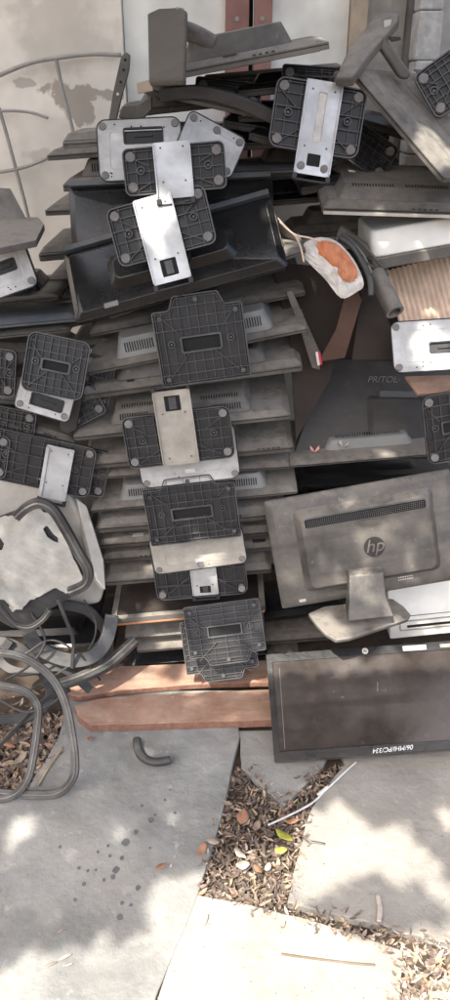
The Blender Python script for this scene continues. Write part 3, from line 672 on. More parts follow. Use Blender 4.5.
# ================================================================ RIGHT PILE
# big branded monitor
fr = quad((263, 501), (449, 468), (262, 611), 1.84, 1.77, .02); M, w, h = fr
hp = monitor(fr, 'large upright branded monitor seen from behind with its stand', 'casing_grey', None, .018, .028, .75, .76, .0, 'none')
hsg = [c for c in hp.children if c.name.startswith('rear_housing')][0]
W, H = w*.75, h*.76; hsg.location = (.008, .003, 0)
zt = .018+.028
MB().frust(rrect(W*.86, .024, .004, 3, 0, H/2-.036), rrect(W*.85, .022, .004, 3, 0, H/2-.036), zt-.002, zt+.0015).build('vent_strip', 'vent_dark', hsg)
g = MB()
for i in range(60):
    for j in range(4): g.disc(-W*.41+W*.82*i/59, H/2-.043+j*.0047, .0011, zt+.0015, zt+.0022, 6)
g.build('vent_mesh', 'foot_rubber', hsg)
lg = MB(); lg.disc(0, 0, .028, 0, .0012, 32); L_ = lg.build('logo_disc', 'logo', hsg, 0, Matrix.Translation((.012, -.012, zt)))
text('hp', .050, 'casing_grey', hsg, (.012, -.010, zt+.0013), 'logo_letters', 0, .3)
MB().prism(rrect(.055, .012, .004, 3, .010, H/2-.062), zt-.001, zt+.002).build('handle_recess', 'casing_brown', hsg, .001)
MB().box(-w/2+.05, -w/2+.068, -h/2+.014, -h/2+.022, .0175, .0186).build('paper_label', 'label', hp)
sc = MB()
for i in range(7): sc.box(.075+i*.006, .079+i*.006, -h/2+.035, -h/2+.038, .0175, .0188); sc.box(.075+i*.006, .079+i*.006, -h/2+.028, -h/2+.031, .0175, .0188)
sc.build('port_marks', 'label', hp)
Mi = hp.matrix_world.inverted()
def world_loft(secs, name, m, parent, bevel=.004):
    b = MB(); rs = [[b._v(parent.matrix_world.inverted() @ p) for p in s] for s in secs]; n = len(rs[0])
    for A, B in zip(rs, rs[1:]):
        for k in range(n): b.face([A[k], A[(k+1) % n], B[(k+1) % n], B[k]])
    b.face(rs[0][::-1]); b.face(rs[-1]); return b.build(name, m, parent, bevel)
def sec(pl, pr, Yf, dY):
    a, b_ = P(*pl, Yf), P(*pr, Yf); d = Vector((0, dY, 0)); return [a, b_, b_+d, a+d]
world_loft([sec((349, 576), (384, 573), 1.725, .035), sec((349, 600), (386, 597), 1.695, .04), sec((348, 622), (394, 617), 1.67, .06)], 'neck', 'casing_grey', hp)
ft = [(308, 613), (324, 606), (350, 603), (392, 598), (404, 606), (411, 614), (408, 619), (380, 628), (350, 638), (336, 640), (326, 634), (316, 624)]
zf = P(370, 622, 1.70).z
pts = [G(x, y, zf) for x, y in ft]
b = MB(); b.M = Mi
b.prism([(p.x, p.y) for p in pts], zf-.012, zf); b.build('foot', 'casing_grey', hp, .004)
# front black screen
M, w, h = quad((266, 655), (455, 641), (272, 762), 1.72, 1.475, .0)
fs = empty('monitor', M); tag(fs, 'wide black monitor standing on the slabs with handwriting on its lower frame', 'monitor')
MB().prism(rrect(w, h, .006), -.022, -.001).build('casing', 'casing_grey', fs, .002)
inn = [(-w/2+.016, -h/2+.024), (w/2-.016, -h/2+.024), (w/2-.016, h/2-.024), (-w/2+.016, h/2-.024)]
MB().ring([(-w/2, -h/2), (w/2, -h/2), (w/2, h/2), (-w/2, h/2)], inn, -.002, .006).build('bezel', 'screen_dark' if False else 'casing_black', fs, .001)
MB().box(-w/2+.014, w/2-.014, -h/2+.022, h/2-.022, -.0012, .0015).build('screen', 'screen_dark', fs)
MB().disc(0, 0, .0085, 0, .0010, 24).build('logo_disc', 'label', fs, 0, Matrix.Translation((.012, h/2-.012, .006)))
text('hp', .011, 'logo', fs, (.012, h/2-.0125, .0071), 'logo_letters', 180, .3)
MB().box(w*.22, w*.22+.064, h/2-.020, h/2-.006, .006, .0066).build('white_label', 'paper_white', fs)
MB().box(w*.415, w*.415+.03, h/2-.018, h/2-.008, .006, .0066).build('grey_label', 'casing_grey', fs)
sc_ = MB(); sc_.bar((.03, .02), (.034, .045), .0016, .0015, .0018); sc_.bar((-w/2+.03, -h/2+.03), (-w/2+.034, h/2-.04), .0012, .0015, .0018); sc_.build('scratches', 'foot_rubber', fs)
text('06/MHI/PC/334', .0165, 'ink', fs, (.048, -h/2+.011, .0062), 'handwriting', 182, .35)
# pc tower
fr = quad((384, 520), (520, 505), (384, 640), 1.93, 1.90); M, w, h = fr
pc = empty('desktop_computer', M); tag(pc, 'cream desktop computer case behind the upright branded monitor', 'computer')
MB().prism(rrect(w, h, .006), -.30, 0).build('case', 'door_white', pc, .004)
MB().ring(rrect(w*.6, .034, .003, 2, -.12*w, -h/2+.045), rrect(w*.6-.006, .028, .003, 2, -.12*w, -h/2+.045), 0, .004).build('drive_frame', 'metal_dusty', pc, .0006)
MB().box(-.36*w, .12*w, -h/2+.036, -h/2+.044, 0, .002).build('drive_slot', 'vent_dark', pc)
MB().disc(.10*w, -h/2+.046, .008, 0, .006).build('button', 'metal_dusty', pc, .0006)
MB().box(-w/2+.005, w/2-.005, -h/2+.075, -h/2+.077, -.001, .0008).build('seam', 'vent_dark', pc)
# lying monitor with pink petals
ml = monitor(flat((290, 468), (456, 454), 1.86, .26, 5), 'thin monitor lying flat behind the top edge of the branded one, with pink petals', 'casing_grey', 'casing_light', .010, .022, .55, .5, -.01, 'top')
MB_ = None
for x, y in ((315, 452), (343, 447)):
    c = P(x, y, 1.90); b = MB()
    for k in range(4):
        a = k*1.5+x; d = Vector((math.cos(a)*.012, math.sin(a)*.012, .006)); e = Vector((-d.y, d.x, 0))*.5
        v = [b._v(q) for q in (Vector((0, 0, 0)), d+e*.9, d*1.5+Vector((0, 0, .004)), d-e*.9)]; b.face(v)
    o = b.build('flower_petals', 'pink' if x < 330 else 'leaf_pale'); o.location = c
    tag(o, ('pink' if x < 330 else 'pale')+' petals on the flat monitor, '+('near its left end' if x < 330 else 'beside its raised housing'), 'petals', 'fallen petals')
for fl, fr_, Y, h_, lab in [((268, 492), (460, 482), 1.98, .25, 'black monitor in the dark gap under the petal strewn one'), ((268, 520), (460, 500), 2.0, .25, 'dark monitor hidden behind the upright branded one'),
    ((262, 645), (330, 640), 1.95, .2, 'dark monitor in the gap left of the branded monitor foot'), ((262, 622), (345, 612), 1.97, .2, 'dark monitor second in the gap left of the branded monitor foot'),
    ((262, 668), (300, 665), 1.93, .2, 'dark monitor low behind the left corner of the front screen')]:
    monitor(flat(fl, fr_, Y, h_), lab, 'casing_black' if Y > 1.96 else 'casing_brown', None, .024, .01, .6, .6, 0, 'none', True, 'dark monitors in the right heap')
# scribbled leaning monitor
fr = quad((326, 358), (470, 362), (294, 456), 2.08, 1.92); M, w, h = fr
sm = empty('monitor', M); tag(sm, 'dark brown leaning monitor with scribbled writing on its back', 'monitor')
poly_panel([(326, 358, 2.08), (470, 362, 2.08), (470, 458, 1.92), (293, 456, 1.92)], .022, 'casing', 'casing_dark', sm, bevel=.004)
text('PRITOL', .025, 'foot_rubber', sm, (-.045, h/2-.058, .004), 'handwriting', 1, .3)
MB().frust(rrect(.115, .026, .006, 4, 0, h/2-.098), rrect(.105, .018, .006, 4, 0, h/2-.098), -.001, .010).build('handle', 'casing_mid', sm, .002)
MB().frust(rrect(.24, .15, .012, 4, .03, -h/2+.10), rrect(.20, .12, .012, 4, .03, -h/2+.10), -.001, .014).build('lower_bulge', 'casing_dark', sm, .003)
# metal base + ribbed base at the right
metal_base(Q((389, 323), (480, 317), (403, 374), 1.82, 1.75), 'bright white metal base at the right edge on the cardboard', (.1, -.05, .36, .18))
ribbed_base(Q((420, 396), (485, 384), (432, 463), 1.76, 1.74), 'black ribbed base at the right edge beside the scribbled monitor', slot=True, nx=7, ny=6)
ribbed_base(Q((412, 78), (470, 36), (436, 122), 1.88, 1.85), 'dark ribbed base at the upper right corner in front of the pillar', slot=False, nx=8, ny=6)
mp = poly_panel([(405, 376, 1.84), (470, 374, 1.84), (470, 392, 1.80), (418, 394, 1.80)], .01, 'board_piece', 'board', None, 'brown board piece under the white metal base at right', 'board')
# corrugated cardboard
fr = quad((388, 278), (500, 250), (395, 330), 2.0, 1.92); M, w, h = fr
cb = empty('corrugated_sheet', M); tag(cb, 'corrugated cardboard sheet with its ridges showing, at the right edge', 'cardboard')
b = MB(); n = 170; tops = []
for i in range(n+1):
    x = -w/2+w*i/n; z = .0036*math.sin(i*2*math.pi/8.0); tops.append((b._v((x, -h/2-.02, z)), b._v((x, h/2+.02, z))))
for i in range(n): b.face([tops[i][0], tops[i+1][0], tops[i+1][1], tops[i][1]])
b.build('ridges', 'cardboard', cb, 0, None, True)
MB().box(-w/2, w/2, -h/2-.02, h/2+.02, -.007, -.005).build('backing', 'cardboard', cb)
jg = [(.02, -.09), (.012, -.04), (-.01, -.01), (.0, .03), (-.015, .05), (.02, .11), (.14, .11), (.14, -.09)]
MB().prism([(x+.045, y) for x, y in jg], .003, .005).build('torn_liner', 'cardboard', cb)
# monitor with vents (flat) and cream one under it
mv = monitor(flat((322, 213), (480, 218), 1.84, .26, 12), 'dark vented monitor lying flat above the cream backed one', 'casing_grey', None, .022, .022, .8, .8, .0, 'top')
M, w, h = flat((322, 213), (480, 218), 1.84, .26, 12)
MB().box(-w/2+.003, w/2-.003, -h/2-.003, -h/2+.001, -.002, .005).build('pale_trim', 'cream', mv, .0008)
M, w, h = flat((372, 271), (490, 250), 1.86, .26, 0)
cr = empty('monitor', M); tag(cr, 'monitor with cream housing over a dark frame, above the corrugated cardboard', 'monitor')
MB().prism(rrect(w, h, .01), 0, .026).build('casing', 'casing_grey', cr, .003)
MB().frust(rrect(w*.97, h*.95, .02), rrect(w*.93, h*.85, .02), .026, .085).build('rear_housing', 'door_white', cr, .006)
MB().box(-w/2+.02, w/2-.02, -h/2+.02, h/2-.02, -.002, .001).build('screen', 'screen_dark', cr)
poly_panel([(340, 226, 1.93), (386, 262, 1.88), (386, 272, 1.88), (336, 236, 1.93)], .02, 'trim_strip', 'casing_grey', None, 'grey plastic strip slanting down into the corner of the cream backed monitor', 'plastic strip')
# tilted upper right monitor
a_ = quad((429, 78), (505, 190), (347, 73), 1.98, 1.86)
fr = quad((347, 72), (440, 181), (347, 73), 1.9, 1.9)
A, B, D = P(347, 73, 1.88), P(441, 183, 1.70), P(480, 86, 2.28)
x = (B-A); w = x.length; x.normalize(); y = (D-A); y = y-x*y.dot(x); h = y.length; y.normalize(); z = x.cross(y)
M = Matrix((x, y, z)).transposed().to_4x4(); M.translation = A+x*w/2+y*h/2
ur = monitor((M, w, h), 'grey dusty monitor sliding diagonally at the upper right', 'casing_grey', 'casing_grey', .022, .018, .7, .55, .01, 'none')
MB().box(-w/2+.03, w/2-.03, -h*.18, -h*.06, .021+.018, .021+.021).build('blue_strip', 'casing_blue', ur, .001)
# upper monitor with stand
um = monitor(flat((152, 84), (330, 49), 1.82, .24, 3), 'top monitor of the whole heap, lying flat with its stand raised at the left', 'casing_grey', 'casing_grey', .024, .040, .62, .8, 0, 'none')
Mi = um.matrix_world.inverted()
pts3 = [(214, 45, 1.86), (200, 37, 1.86), (186, 31, 1.87), (170, 27, 1.88), (158, 28, 1.89)]
b = MB(); b.M = Mi; b.tube(spline([P(*p) for p in pts3], 5), .018, 10, .7, (0, 1, 0)); b.build('stand_neck', 'casing_grey', um, 0, None, True)
poly_panel([(147, 14, 1.92), (160, 8, 1.92), (180, 7, 1.84), (186, 10, 1.84), (184, 78, 1.84), (148, 80, 1.90)], .012, 'stand_foot', 'casing_dark', um, bevel=.004)
poly_panel([(176, 7, 1.83), (184, 8, 1.83), (184, 24, 1.83), (176, 24, 1.83)], .006, 'stand_cap', 'metal_dusty', um, bevel=.001)
# dark things below it
TG = 'dark monitors filling the top of the heap'
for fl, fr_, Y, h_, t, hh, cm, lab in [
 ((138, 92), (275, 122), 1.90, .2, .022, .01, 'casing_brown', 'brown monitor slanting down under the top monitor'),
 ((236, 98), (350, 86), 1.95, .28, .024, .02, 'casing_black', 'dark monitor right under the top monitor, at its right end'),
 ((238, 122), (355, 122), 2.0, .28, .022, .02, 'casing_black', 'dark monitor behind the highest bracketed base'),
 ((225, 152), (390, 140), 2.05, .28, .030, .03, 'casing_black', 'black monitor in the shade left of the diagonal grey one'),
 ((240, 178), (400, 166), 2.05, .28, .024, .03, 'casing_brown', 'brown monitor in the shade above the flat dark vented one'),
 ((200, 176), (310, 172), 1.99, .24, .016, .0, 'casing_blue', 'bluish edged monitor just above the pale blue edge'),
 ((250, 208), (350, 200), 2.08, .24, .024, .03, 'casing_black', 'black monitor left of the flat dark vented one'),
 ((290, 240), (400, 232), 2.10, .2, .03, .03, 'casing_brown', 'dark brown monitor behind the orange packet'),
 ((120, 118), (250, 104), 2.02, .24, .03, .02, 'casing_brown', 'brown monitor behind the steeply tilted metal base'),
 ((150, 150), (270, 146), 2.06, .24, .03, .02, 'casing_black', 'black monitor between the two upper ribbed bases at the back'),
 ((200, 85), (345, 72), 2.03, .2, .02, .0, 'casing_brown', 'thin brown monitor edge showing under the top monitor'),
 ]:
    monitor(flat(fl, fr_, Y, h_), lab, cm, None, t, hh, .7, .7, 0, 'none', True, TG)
poly_panel([(136, 83, 1.83), (152, 79, 1.83), (153, 91, 1.83), (137, 94, 1.83)], .03, 'block', 'tan_strip', None, 'small brown block under the left tip of the top monitor', 'block')
poly_panel([(242, 110, 1.93), (266, 112, 1.93), (266, 117, 1.93), (242, 116, 1.93)], .01, 'white_strip', 'paper_white', None, 'small white strip left of the highest bracketed base', 'plastic strip')
sd = empty('monitor_stand', Matrix.Translation(P(118, 118, 1.93))); tag(sd, 'narrow dark stand leg with screw holes, standing up at the upper left of the stack', 'monitor stand', 'loose monitor stands')
poly_panel([(121, 56, 1.94), (126, 52, 1.94), (130, 55, 1.94), (129, 70, 1.93), (121, 100, 1.92), (116, 122, 1.91), (108, 122, 1.91), (113, 92, 1.92)], .012, 'leg', 'casing_grey', sd, bevel=.002)
poly_panel([(118, 118, 1.92), (122, 106, 1.92), (138, 104, 1.92), (152, 96, 1.92), (152, 110, 1.92), (140, 122, 1.92)], .014, 'arm', 'casing_brown', sd, bevel=.003)
for x_, y_ in ((125.5, 60), (124, 70), (121, 82), (118, 94)):
    c = P(x_, y_, 1.922); q = MB().disc(0, 0, .003, 0, .004, 10); q.build('screw_hole', 'paper_white' if y_ == 94 else 'vent_dark', sd, 0, sd.matrix_world.inverted() @ Matrix.Translation(c-Vector((0, .004, 0))) @ Matrix.Rotation(R(90), 4, 'X'))
for q_, lab in [(Q((282, 66), (345, 70), (280, 92), 1.97, 1.95), 'dark ribbed base half buried behind the highest bracketed base'),
    (Q((196, 78), (262, 86), (190, 104), 1.98, 1.96), 'dark ribbed base in the shade below the top monitor'),
    (Q((352, 118), (398, 150), (330, 150), 2.02, 1.99), 'dark ribbed base in the shade under the diagonal grey monitor'),
    (Q((86, 352), (118, 360), (76, 402), 1.90, 1.88), 'narrow dark ribbed base between the left heap and the stack')]:
    ribbed_base(q_, lab, 'round', 1, None, False, 8, 5)
ringobj([(160, 95, 1.90), (200, 92, 1.89), (240, 102, 1.88), (275, 118, 1.88)], .013, .6, 'long dark curved arm slanting below the top monitor', 'rubber_dark', lip=False)
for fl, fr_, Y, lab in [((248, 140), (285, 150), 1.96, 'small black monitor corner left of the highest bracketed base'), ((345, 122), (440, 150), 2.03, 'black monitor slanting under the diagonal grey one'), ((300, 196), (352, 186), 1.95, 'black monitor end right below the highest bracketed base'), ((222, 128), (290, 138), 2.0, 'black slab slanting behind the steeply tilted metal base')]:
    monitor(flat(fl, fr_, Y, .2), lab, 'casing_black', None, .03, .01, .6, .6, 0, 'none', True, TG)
# leaning stand top right
ns = empty('monitor_stand', Matrix.Translation(P(370, 75, 1.95))); tag(ns, 'grey stand leaning with its wide foot raised, at the top right of the heap', 'monitor stand', 'loose monitor stands')
poly_panel([(374, 16, 1.98), (388, 11, 1.98), (399, 13, 1.96), (398, 20, 1.94), (366, 58, 1.92), (352, 78, 1.90), (334, 78, 1.92), (348, 50, 1.95)], .02, 'foot', 'casing_grey', ns, bevel=.005)
poly_panel([(374, 40, 1.90), (384, 34, 1.90), (392, 46, 1.90), (412, 74, 1.90), (408, 80, 1.90), (400, 78, 1.90), (384, 54, 1.90)], .03, 'neck', 'casing_grey', ns, bevel=.006)
poly_panel([(388, 36, 1.895), (401, 37, 1.895), (401, 40, 1.895), (392, 42, 1.895)], .01, 'clip', 'casing_black', ns, bevel=.001)
poly_panel([(384, 20, 1.935), (392, 19, 1.935), (389, 31, 1.925), (385, 32, 1.925)], .004, 'foot_cap', 'cream', ns, bevel=.001)
# packet, cables, pipe, cardboard boards
pk = empty('printed_packet', Matrix.Translation(P(330, 268, 1.82))); tag(pk, 'crumpled white and orange printed packet stuck in the middle right', 'packet')
def crumple(outline, ref, name, m, lift, amp, th=.004, n=16):
    a, b_, c = [P(*p) for p in ref]; x = (b_-a).normalized(); nn = x.cross(c-a).normalized()
    if nn.dot(CAM-a) < 0: nn = -nn
    y = nn.cross(x); a = a+nn*lift
    def hit(px, py):
        d = ray(px, py); t = (a-CAM).dot(nn)/d.dot(nn); p = CAM+d*t-a; return (p.dot(x), p.dot(y))
    poly = [hit(*p) for p in outline]; cx = sum(p[0] for p in poly)/len(poly); cy = sum(p[1] for p in poly)/len(poly)
    ring = spline([(p[0], p[1], 0) for p in poly], 4, True); mb = MB(); rows = []
    for k in range(7):
        f = k/6; row = []
        for p in ring:
            q = Vector((cx+(p.x-cx)*f, cy+(p.y-cy)*f, 0)); g = a+x*q.x+y*q.y
            q.z = .012*(1-f*f)+amp*(1.3*abs(noise.noise(g*45))+.9*noise.noise(g*110)); row.append(mb._v(q))
        rows.append(row)
    n_ = len(ring)
    for A, B in zip(rows, rows[1:]):
        for k in range(n_): mb.face([A[k], A[(k+1) % n_], B[(k+1) % n_], B[k]])
    bmesh.ops.remove_doubles(mb.bm, verts=mb.bm.verts, dist=.00001)
    M_ = Matrix((x, y, nn)).transposed().to_4x4(); M_.translation = a
    o = mb.build(name, m, pk, 0, pk.matrix_world.inverted() @ M_)
    sm2 = o.modifiers.new('s', 'SOLIDIFY'); sm2.thickness = th; sm2.offset = -1
rf_ = [(300, 248, 1.85), (364, 286, 1.79), (344, 298, 1.79)]
crumple([(300, 249), (316, 238), (336, 241), (354, 260), (364, 284), (355, 293), (341, 298), (325, 279), (309, 263)], rf_, 'pouch', 'paper_white', 0, .006)
crumple([(318, 242), (336, 244), (352, 261), (358, 275), (352, 282), (343, 280), (329, 265), (319, 254)], rf_, 'orange_print', 'orange_print', .0075, .006, .0008)
poly_panel([(277, 218, 1.86), (282, 224, 1.86), (294, 236, 1.85), (298, 246, 1.84), (288, 248, 1.84), (281, 240, 1.86)], .004, 'paper_scrap', 'leaf_pale', None, 'crumpled pale paper scrap right of the pale blue monitor edge', 'paper scrap')
def cable(pts, r, label, m='rubber_grey', g='cables in the right heap'):
    L = [P(*p) for p in pts]; o = MB().tube([q-L[0] for q in spline(L, 8)], r, 8).build('cable', m, None, 0, Matrix.Translation(L[0]), True); tag(o, label, 'cable', g)
cable([(280, 222, 1.84), (294, 234, 1.82), (310, 238, 1.82), (325, 243, 1.84)], .002, 'thin brown string from the paper scrap to the packet', 'cardboard')
cable([(294, 234, 1.82), (300, 245, 1.80), (304, 262, 1.79)], .002, 'short thin string hanging left of the packet', 'cardboard')
cable([(340, 238, 1.86), (352, 246, 1.84), (362, 262, 1.82), (370, 280, 1.79), (371, 296, 1.77)], .007, 'thick grey cable with pale tip right of the packet')
cable([(346, 232, 1.88), (362, 244, 1.86), (378, 262, 1.84), (388, 276, 1.84)], .003, 'thin grey cable arching towards the pipe')
cable([(342, 234, 1.87), (356, 254, 1.84), (374, 268, 1.83)], .003, 'thin dark cable between the thick one and the arching one', 'rubber_dark')
cable([(350, 240, 1.87), (364, 256, 1.84), (376, 284, 1.82), (380, 300, 1.82)], .0025, 'thin pale cable hanging beside the pipe', 'casing_light')
A_, B_ = P(376, 274, 1.84), P(395, 312, 1.76)
hp_ = MB(); hp_.tube([Vector(), (B_-A_)], .021, 20, hollow=True); hp_.tube([Vector(), (B_-A_)*.999], .014, 20, hollow=True)
o = hp_.build('hollow_pipe', 'casing_grey', None, 0, Matrix.Translation(A_), True); tag(o, 'short dusty hollow pipe end pointing out above the white metal base', 'pipe')
rimm = MB(); dz = (B_-A_).normalized(); q = dz.to_track_quat('Z', 'Y').to_matrix().to_4x4(); rimm.circ(0, 0, .021, .014, 0, .001, 24); rimm.build('rim', 'casing_grey', o, 0, Matrix.Translation(B_-A_) @ q)
inner = MB(); inner.disc(0, 0, .0142, -.03, -.028, 20); inner.build('dark_bore', 'vent_dark', o, 0, Matrix.Translation(B_-A_) @ q)
CG = 'brown cardboard boards in the right heap'
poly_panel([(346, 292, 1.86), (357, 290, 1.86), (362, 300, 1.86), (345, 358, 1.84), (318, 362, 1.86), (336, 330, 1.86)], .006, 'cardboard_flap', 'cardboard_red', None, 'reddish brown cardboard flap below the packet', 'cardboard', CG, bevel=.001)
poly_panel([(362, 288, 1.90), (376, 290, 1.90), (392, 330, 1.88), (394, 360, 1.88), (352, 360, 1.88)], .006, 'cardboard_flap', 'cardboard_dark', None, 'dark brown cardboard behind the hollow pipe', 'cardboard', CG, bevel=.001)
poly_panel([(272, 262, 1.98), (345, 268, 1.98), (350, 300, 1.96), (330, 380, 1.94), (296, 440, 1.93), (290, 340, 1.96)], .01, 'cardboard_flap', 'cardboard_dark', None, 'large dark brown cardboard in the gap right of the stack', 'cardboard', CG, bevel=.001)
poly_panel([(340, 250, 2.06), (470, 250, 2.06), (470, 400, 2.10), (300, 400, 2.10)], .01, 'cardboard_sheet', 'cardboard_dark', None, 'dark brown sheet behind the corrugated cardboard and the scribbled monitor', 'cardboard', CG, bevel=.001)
poly_panel([(286, 292, 1.90), (292, 290, 1.90), (320, 352, 1.88), (320, 370, 1.88), (312, 368, 1.88), (300, 330, 1.89)], .012, 'plastic_bar', 'casing_brown', None, 'dark bar leaning right of the stack beside the red mark', 'plastic strip')
rp = MB(); c = P(322, 357, 1.86); rp.box(-.008, -.002, -.004, 0, -.018, .016); o = rp.build('red_tag', 'red_paint', None, .001, Matrix.Translation(c) @ Matrix.Rotation(R(-12), 4, 'Y')); tag(o, 'small red and white tag on the left end of the scribbled monitor', 'tag')
MB().box(-.014, -.008, -.004, 0, -.018, .016).build('white_band', 'paper_white', o)
# ================================================================ SMALL THINGS ON THE GROUND
hk = ringobj([(136, 737, 0), (136, 737, 0)], .01, 1, 'x') if False else None
def gring(px, z, w, label, name, m, cat):
    L = [G(x, y, z) for x, y in px]; o = MB().tube([p-L[0] for p in spline(L, 8)], w, 8, .8, (0, 0, 1)).build(name, m, None, 0, Matrix.Translation(L[0]), True); tag(o, label, cat); return o
gring([(137, 739), (138, 750), (144, 758), (155, 762), (170, 760)], .034, .012, 'small dark curved plastic piece lying on the left slab by the board', 'plastic_hook', 'rubber_dark', 'plastic piece')
gring([(268, 825), (290, 815), (312, 803), (326, 790), (345, 772), (356, 762)], .026, .0028, 'thin white wire running out from under the front screen', 'wire', 'wire_white', 'wire')
gring([(318, 795), (328, 787)], .029, .005, 'pale connector sleeve on the thin white wire', 'connector', 'paper_white', 'connector')
gring([(38, 786), (46, 772), (56, 757), (62, 748)], .026, .003, 'pale dry twig inside the large bezel frame', 'twig', 'twig', 'twig')
gring([(303, 836), (310, 841), (325, 844), (312, 842), (308, 846)], .024, .0028, 'small dark twig scrap on the sunlit part of the right slab', 'twig', 'casing_brown', 'twig')
gring([(281, 954), (310, 958), (350, 963), (375, 965)], .023, .0025, 'long dark twig on the pale bottom slab', 'twig', 'bark', 'twig')
gring([(378, 896), (380, 908), (379, 922)], .026, .006, 'pale stub of stalk poking from the gap near the bottom right', 'twig', 'leaf_pale', 'twig')
# ---- leaves
def leafshape(b, c, L, W, ang, curl, tilt, mi, fold=.2, zt=.3):
    m = Matrix.Translation(c) @ Matrix.Rotation(ang, 4, 'Z') @ Matrix.Rotation(tilt[0], 4, 'X') @ Matrix.Rotation(tilt[1], 4, 'Y')
    rows = []; n = 5
    for i in range(n+1):
        t = i/n; wd = W*math.sin(math.pi*min(1, t*.93+.05))**.8*.5; x = (t-.5)*L; zc = curl*L*(4*(t-.5)**2)+.04*L*math.sin(t*9+ang*7)
        rows.append([b._v(m @ Vector((x, -wd, zc+fold*wd))), b._v(m @ Vector((x, 0, zc))), b._v(m @ Vector((x, wd, zc+fold*wd)))])
    b.mi = mi
    for A, B in zip(rows, rows[1:]):
        for k in range(2): b.face([A[k], A[k+1], B[k+1], B[k]])
from mathutils import geometry
def inpoly(x, y, poly):
    c = False; n = len(poly)
    for i in range(n):
        (x0, y0), (x1, y1) = poly[i], poly[(i+1) % n]
        if (y0 > y) != (y1 > y) and x < (x1-x0)*(y-y0)/(y1-y0)+x0: c = not c
    return c
lm = ['leaf_a', 'leaf_b', 'leaf_c', 'leaf_d', 'leaf_pale', 'twig']
def litter(polys, n, label, wts, lo=.012, hi=.042, zmax=.02):
    b = MB(); 
    for poly in polys:
        xs = [p[0] for p in poly]; ys = [p[1] for p in poly]; k = 0; tr = 0
        while k < n and tr < n*20:
            tr += 1; x, y = random.uniform(min(xs), max(xs)), random.uniform(min(ys), max(ys))
            if not inpoly(x, y, poly): continue
            k += 1; c = G(x, y, random.uniform(.0, zmax)); L = random.uniform(lo, hi)
            mi = random.choices(range(6), wts)[0]
            leafshape(b, c, L, L*random.uniform(.08, .5), random.uniform(0, 6.28), random.uniform(-.05, .35), (random.gauss(0, .35), random.gauss(0, .3)), mi, random.uniform(0, .6))
    o = b.build('leaf_litter', lm); tag(o, label, None, None, 'stuff'); return o
gapA = [(232, 770), (240, 764), (262, 787), (285, 806), (322, 772), (346, 762), (322, 792), (308, 815), (297, 862), (287, 903), (262, 907), (192, 893), (222, 815)]
litter([gapA], 1600, 'dry leaf litter filling the gap between the paving slabs', (5, 8, 1.2, .25, .35, 2.5), .006, .027)
litter([[(192, 893), (287, 902), (450, 943), (450, 952), (403, 950), (332, 925), (262, 907)]], 200, 'broken dry leaves along the joint below the right slab', (4, 4, 4, .3, 2, 2), .006, .022)
litter([[(401, 950), (480, 950), (480, 1010), (399, 1010)]], 480, 'pale dry leaf litter at the bottom right corner', (4, 3, 4, .5, 2.5, 2), .008, .030)
litter([[(-20, 715), (60, 715), (60, 740), (28, 790), (-20, 795)]], 900, 'brown leaf litter inside the bezel frames at the left', (4, 6, 1.5, .6, .3, 3), .01, .04, .02)
litter([[(196, 893), (156, 1004), (148, 1010), (193, 893), (210, 850), (238, 770), (238, 776), (212, 855)]], 50, 'crumbs of leaves in the joint right of the large grey slab', (4, 4, 2, 1, 1, 1), .006, .018)
litter([[(64, 700), (76, 700), (76, 735), (64, 735)], [(0, 700), (120, 672), (120, 690), (0, 735)]], 60, 'scattered leaves under the ends of the boards', (4, 4, 2, 1, 1, 1), .01, .03)
b = MB()
edge_pts = [((238, 770), (199, 893)), ((193, 895), (330, 927)), ((330, 927), (403, 952)), ((308, 815), (288, 902)), ((290, 903), (450, 943)), ((400, 955), (398, 1005)), ((60, 737), (25, 792)), ((243, 770), (284, 806)), ((284, 806), (322, 770))]
for k in range(420):
    p0, p1 = random.choice(edge_pts); f = random.random(); x = p0[0]+(p1[0]-p0[0])*f+random.gauss(0, 5); y = p0[1]+(p1[1]-p0[1])*f+random.gauss(0, 4)
    c = G(x, y, random.uniform(.022, .027)); L_ = random.uniform(.004, .022); leafshape(b, c, L_, L_*random.uniform(.1, .45), random.uniform(0, 6.28), random.uniform(0, .3), (random.gauss(0, .2), random.gauss(0, .2)), random.choices(range(6), (4, 5, 2, .5, 1, 2))[0], random.uniform(0, .5))
o = b.build('leaf_crumbs', lm); tag(o, 'leaf crumbs spilling over the slab edges', None, None, 'stuff')
def leaf(px, py, L, W, ang, m, label, z=.03, curl=.15):
    b = MB(); leafshape(b, Vector(), L, W, R(ang), curl, (random.gauss(0, .15), random.gauss(0, .1)), 0, .3); o = b.build('dry_leaf', m, None, 0, Matrix.Translation(G(px, py, z)), True)
    s = o.modifiers.new('s', 'SOLIDIFY'); s.thickness = .0006; tag(o, label, 'leaf', 'single fallen leaves')
leaf(243, 818, .045, .030, 80, 'leaf_d', 'orange brown leaf at the top of the leaf filled gap')
leaf(257, 826, .03, .018, 60, 'leaf_a', 'brown leaf right beside the orange brown one')
leaf(292, 822, .042, .016, 12, 'leaf_d', 'long orange leaf beside the white wire')
leaf(284, 837, .046, .022, -35, 'leaf_yellow', 'yellow green leaf at the right of the gap', .034)
leaf(281, 851, .03, .018, 10, 'leaf_yellow', 'smaller yellow green leaf below the other one', .034)
leaf(202, 850, .04, .018, 65, 'leaf_d', 'orange brown leaf standing at the left rim of the gap')
leaf(213, 842, .03, .018, -20, 'leaf_c', 'tan leaf just left of the middle of the gap')
leaf(243, 866, .032, .022, 10, 'leaf_pale', 'pale round leaf near the centre of the gap')
leaf(240, 855, .036, .016, -45, 'leaf_pale', 'pale narrow leaf above the pale round one')
leaf(161, 867, .028, .014, 30, 'leaf_d', 'reddish leaf alone on the large grey slab')
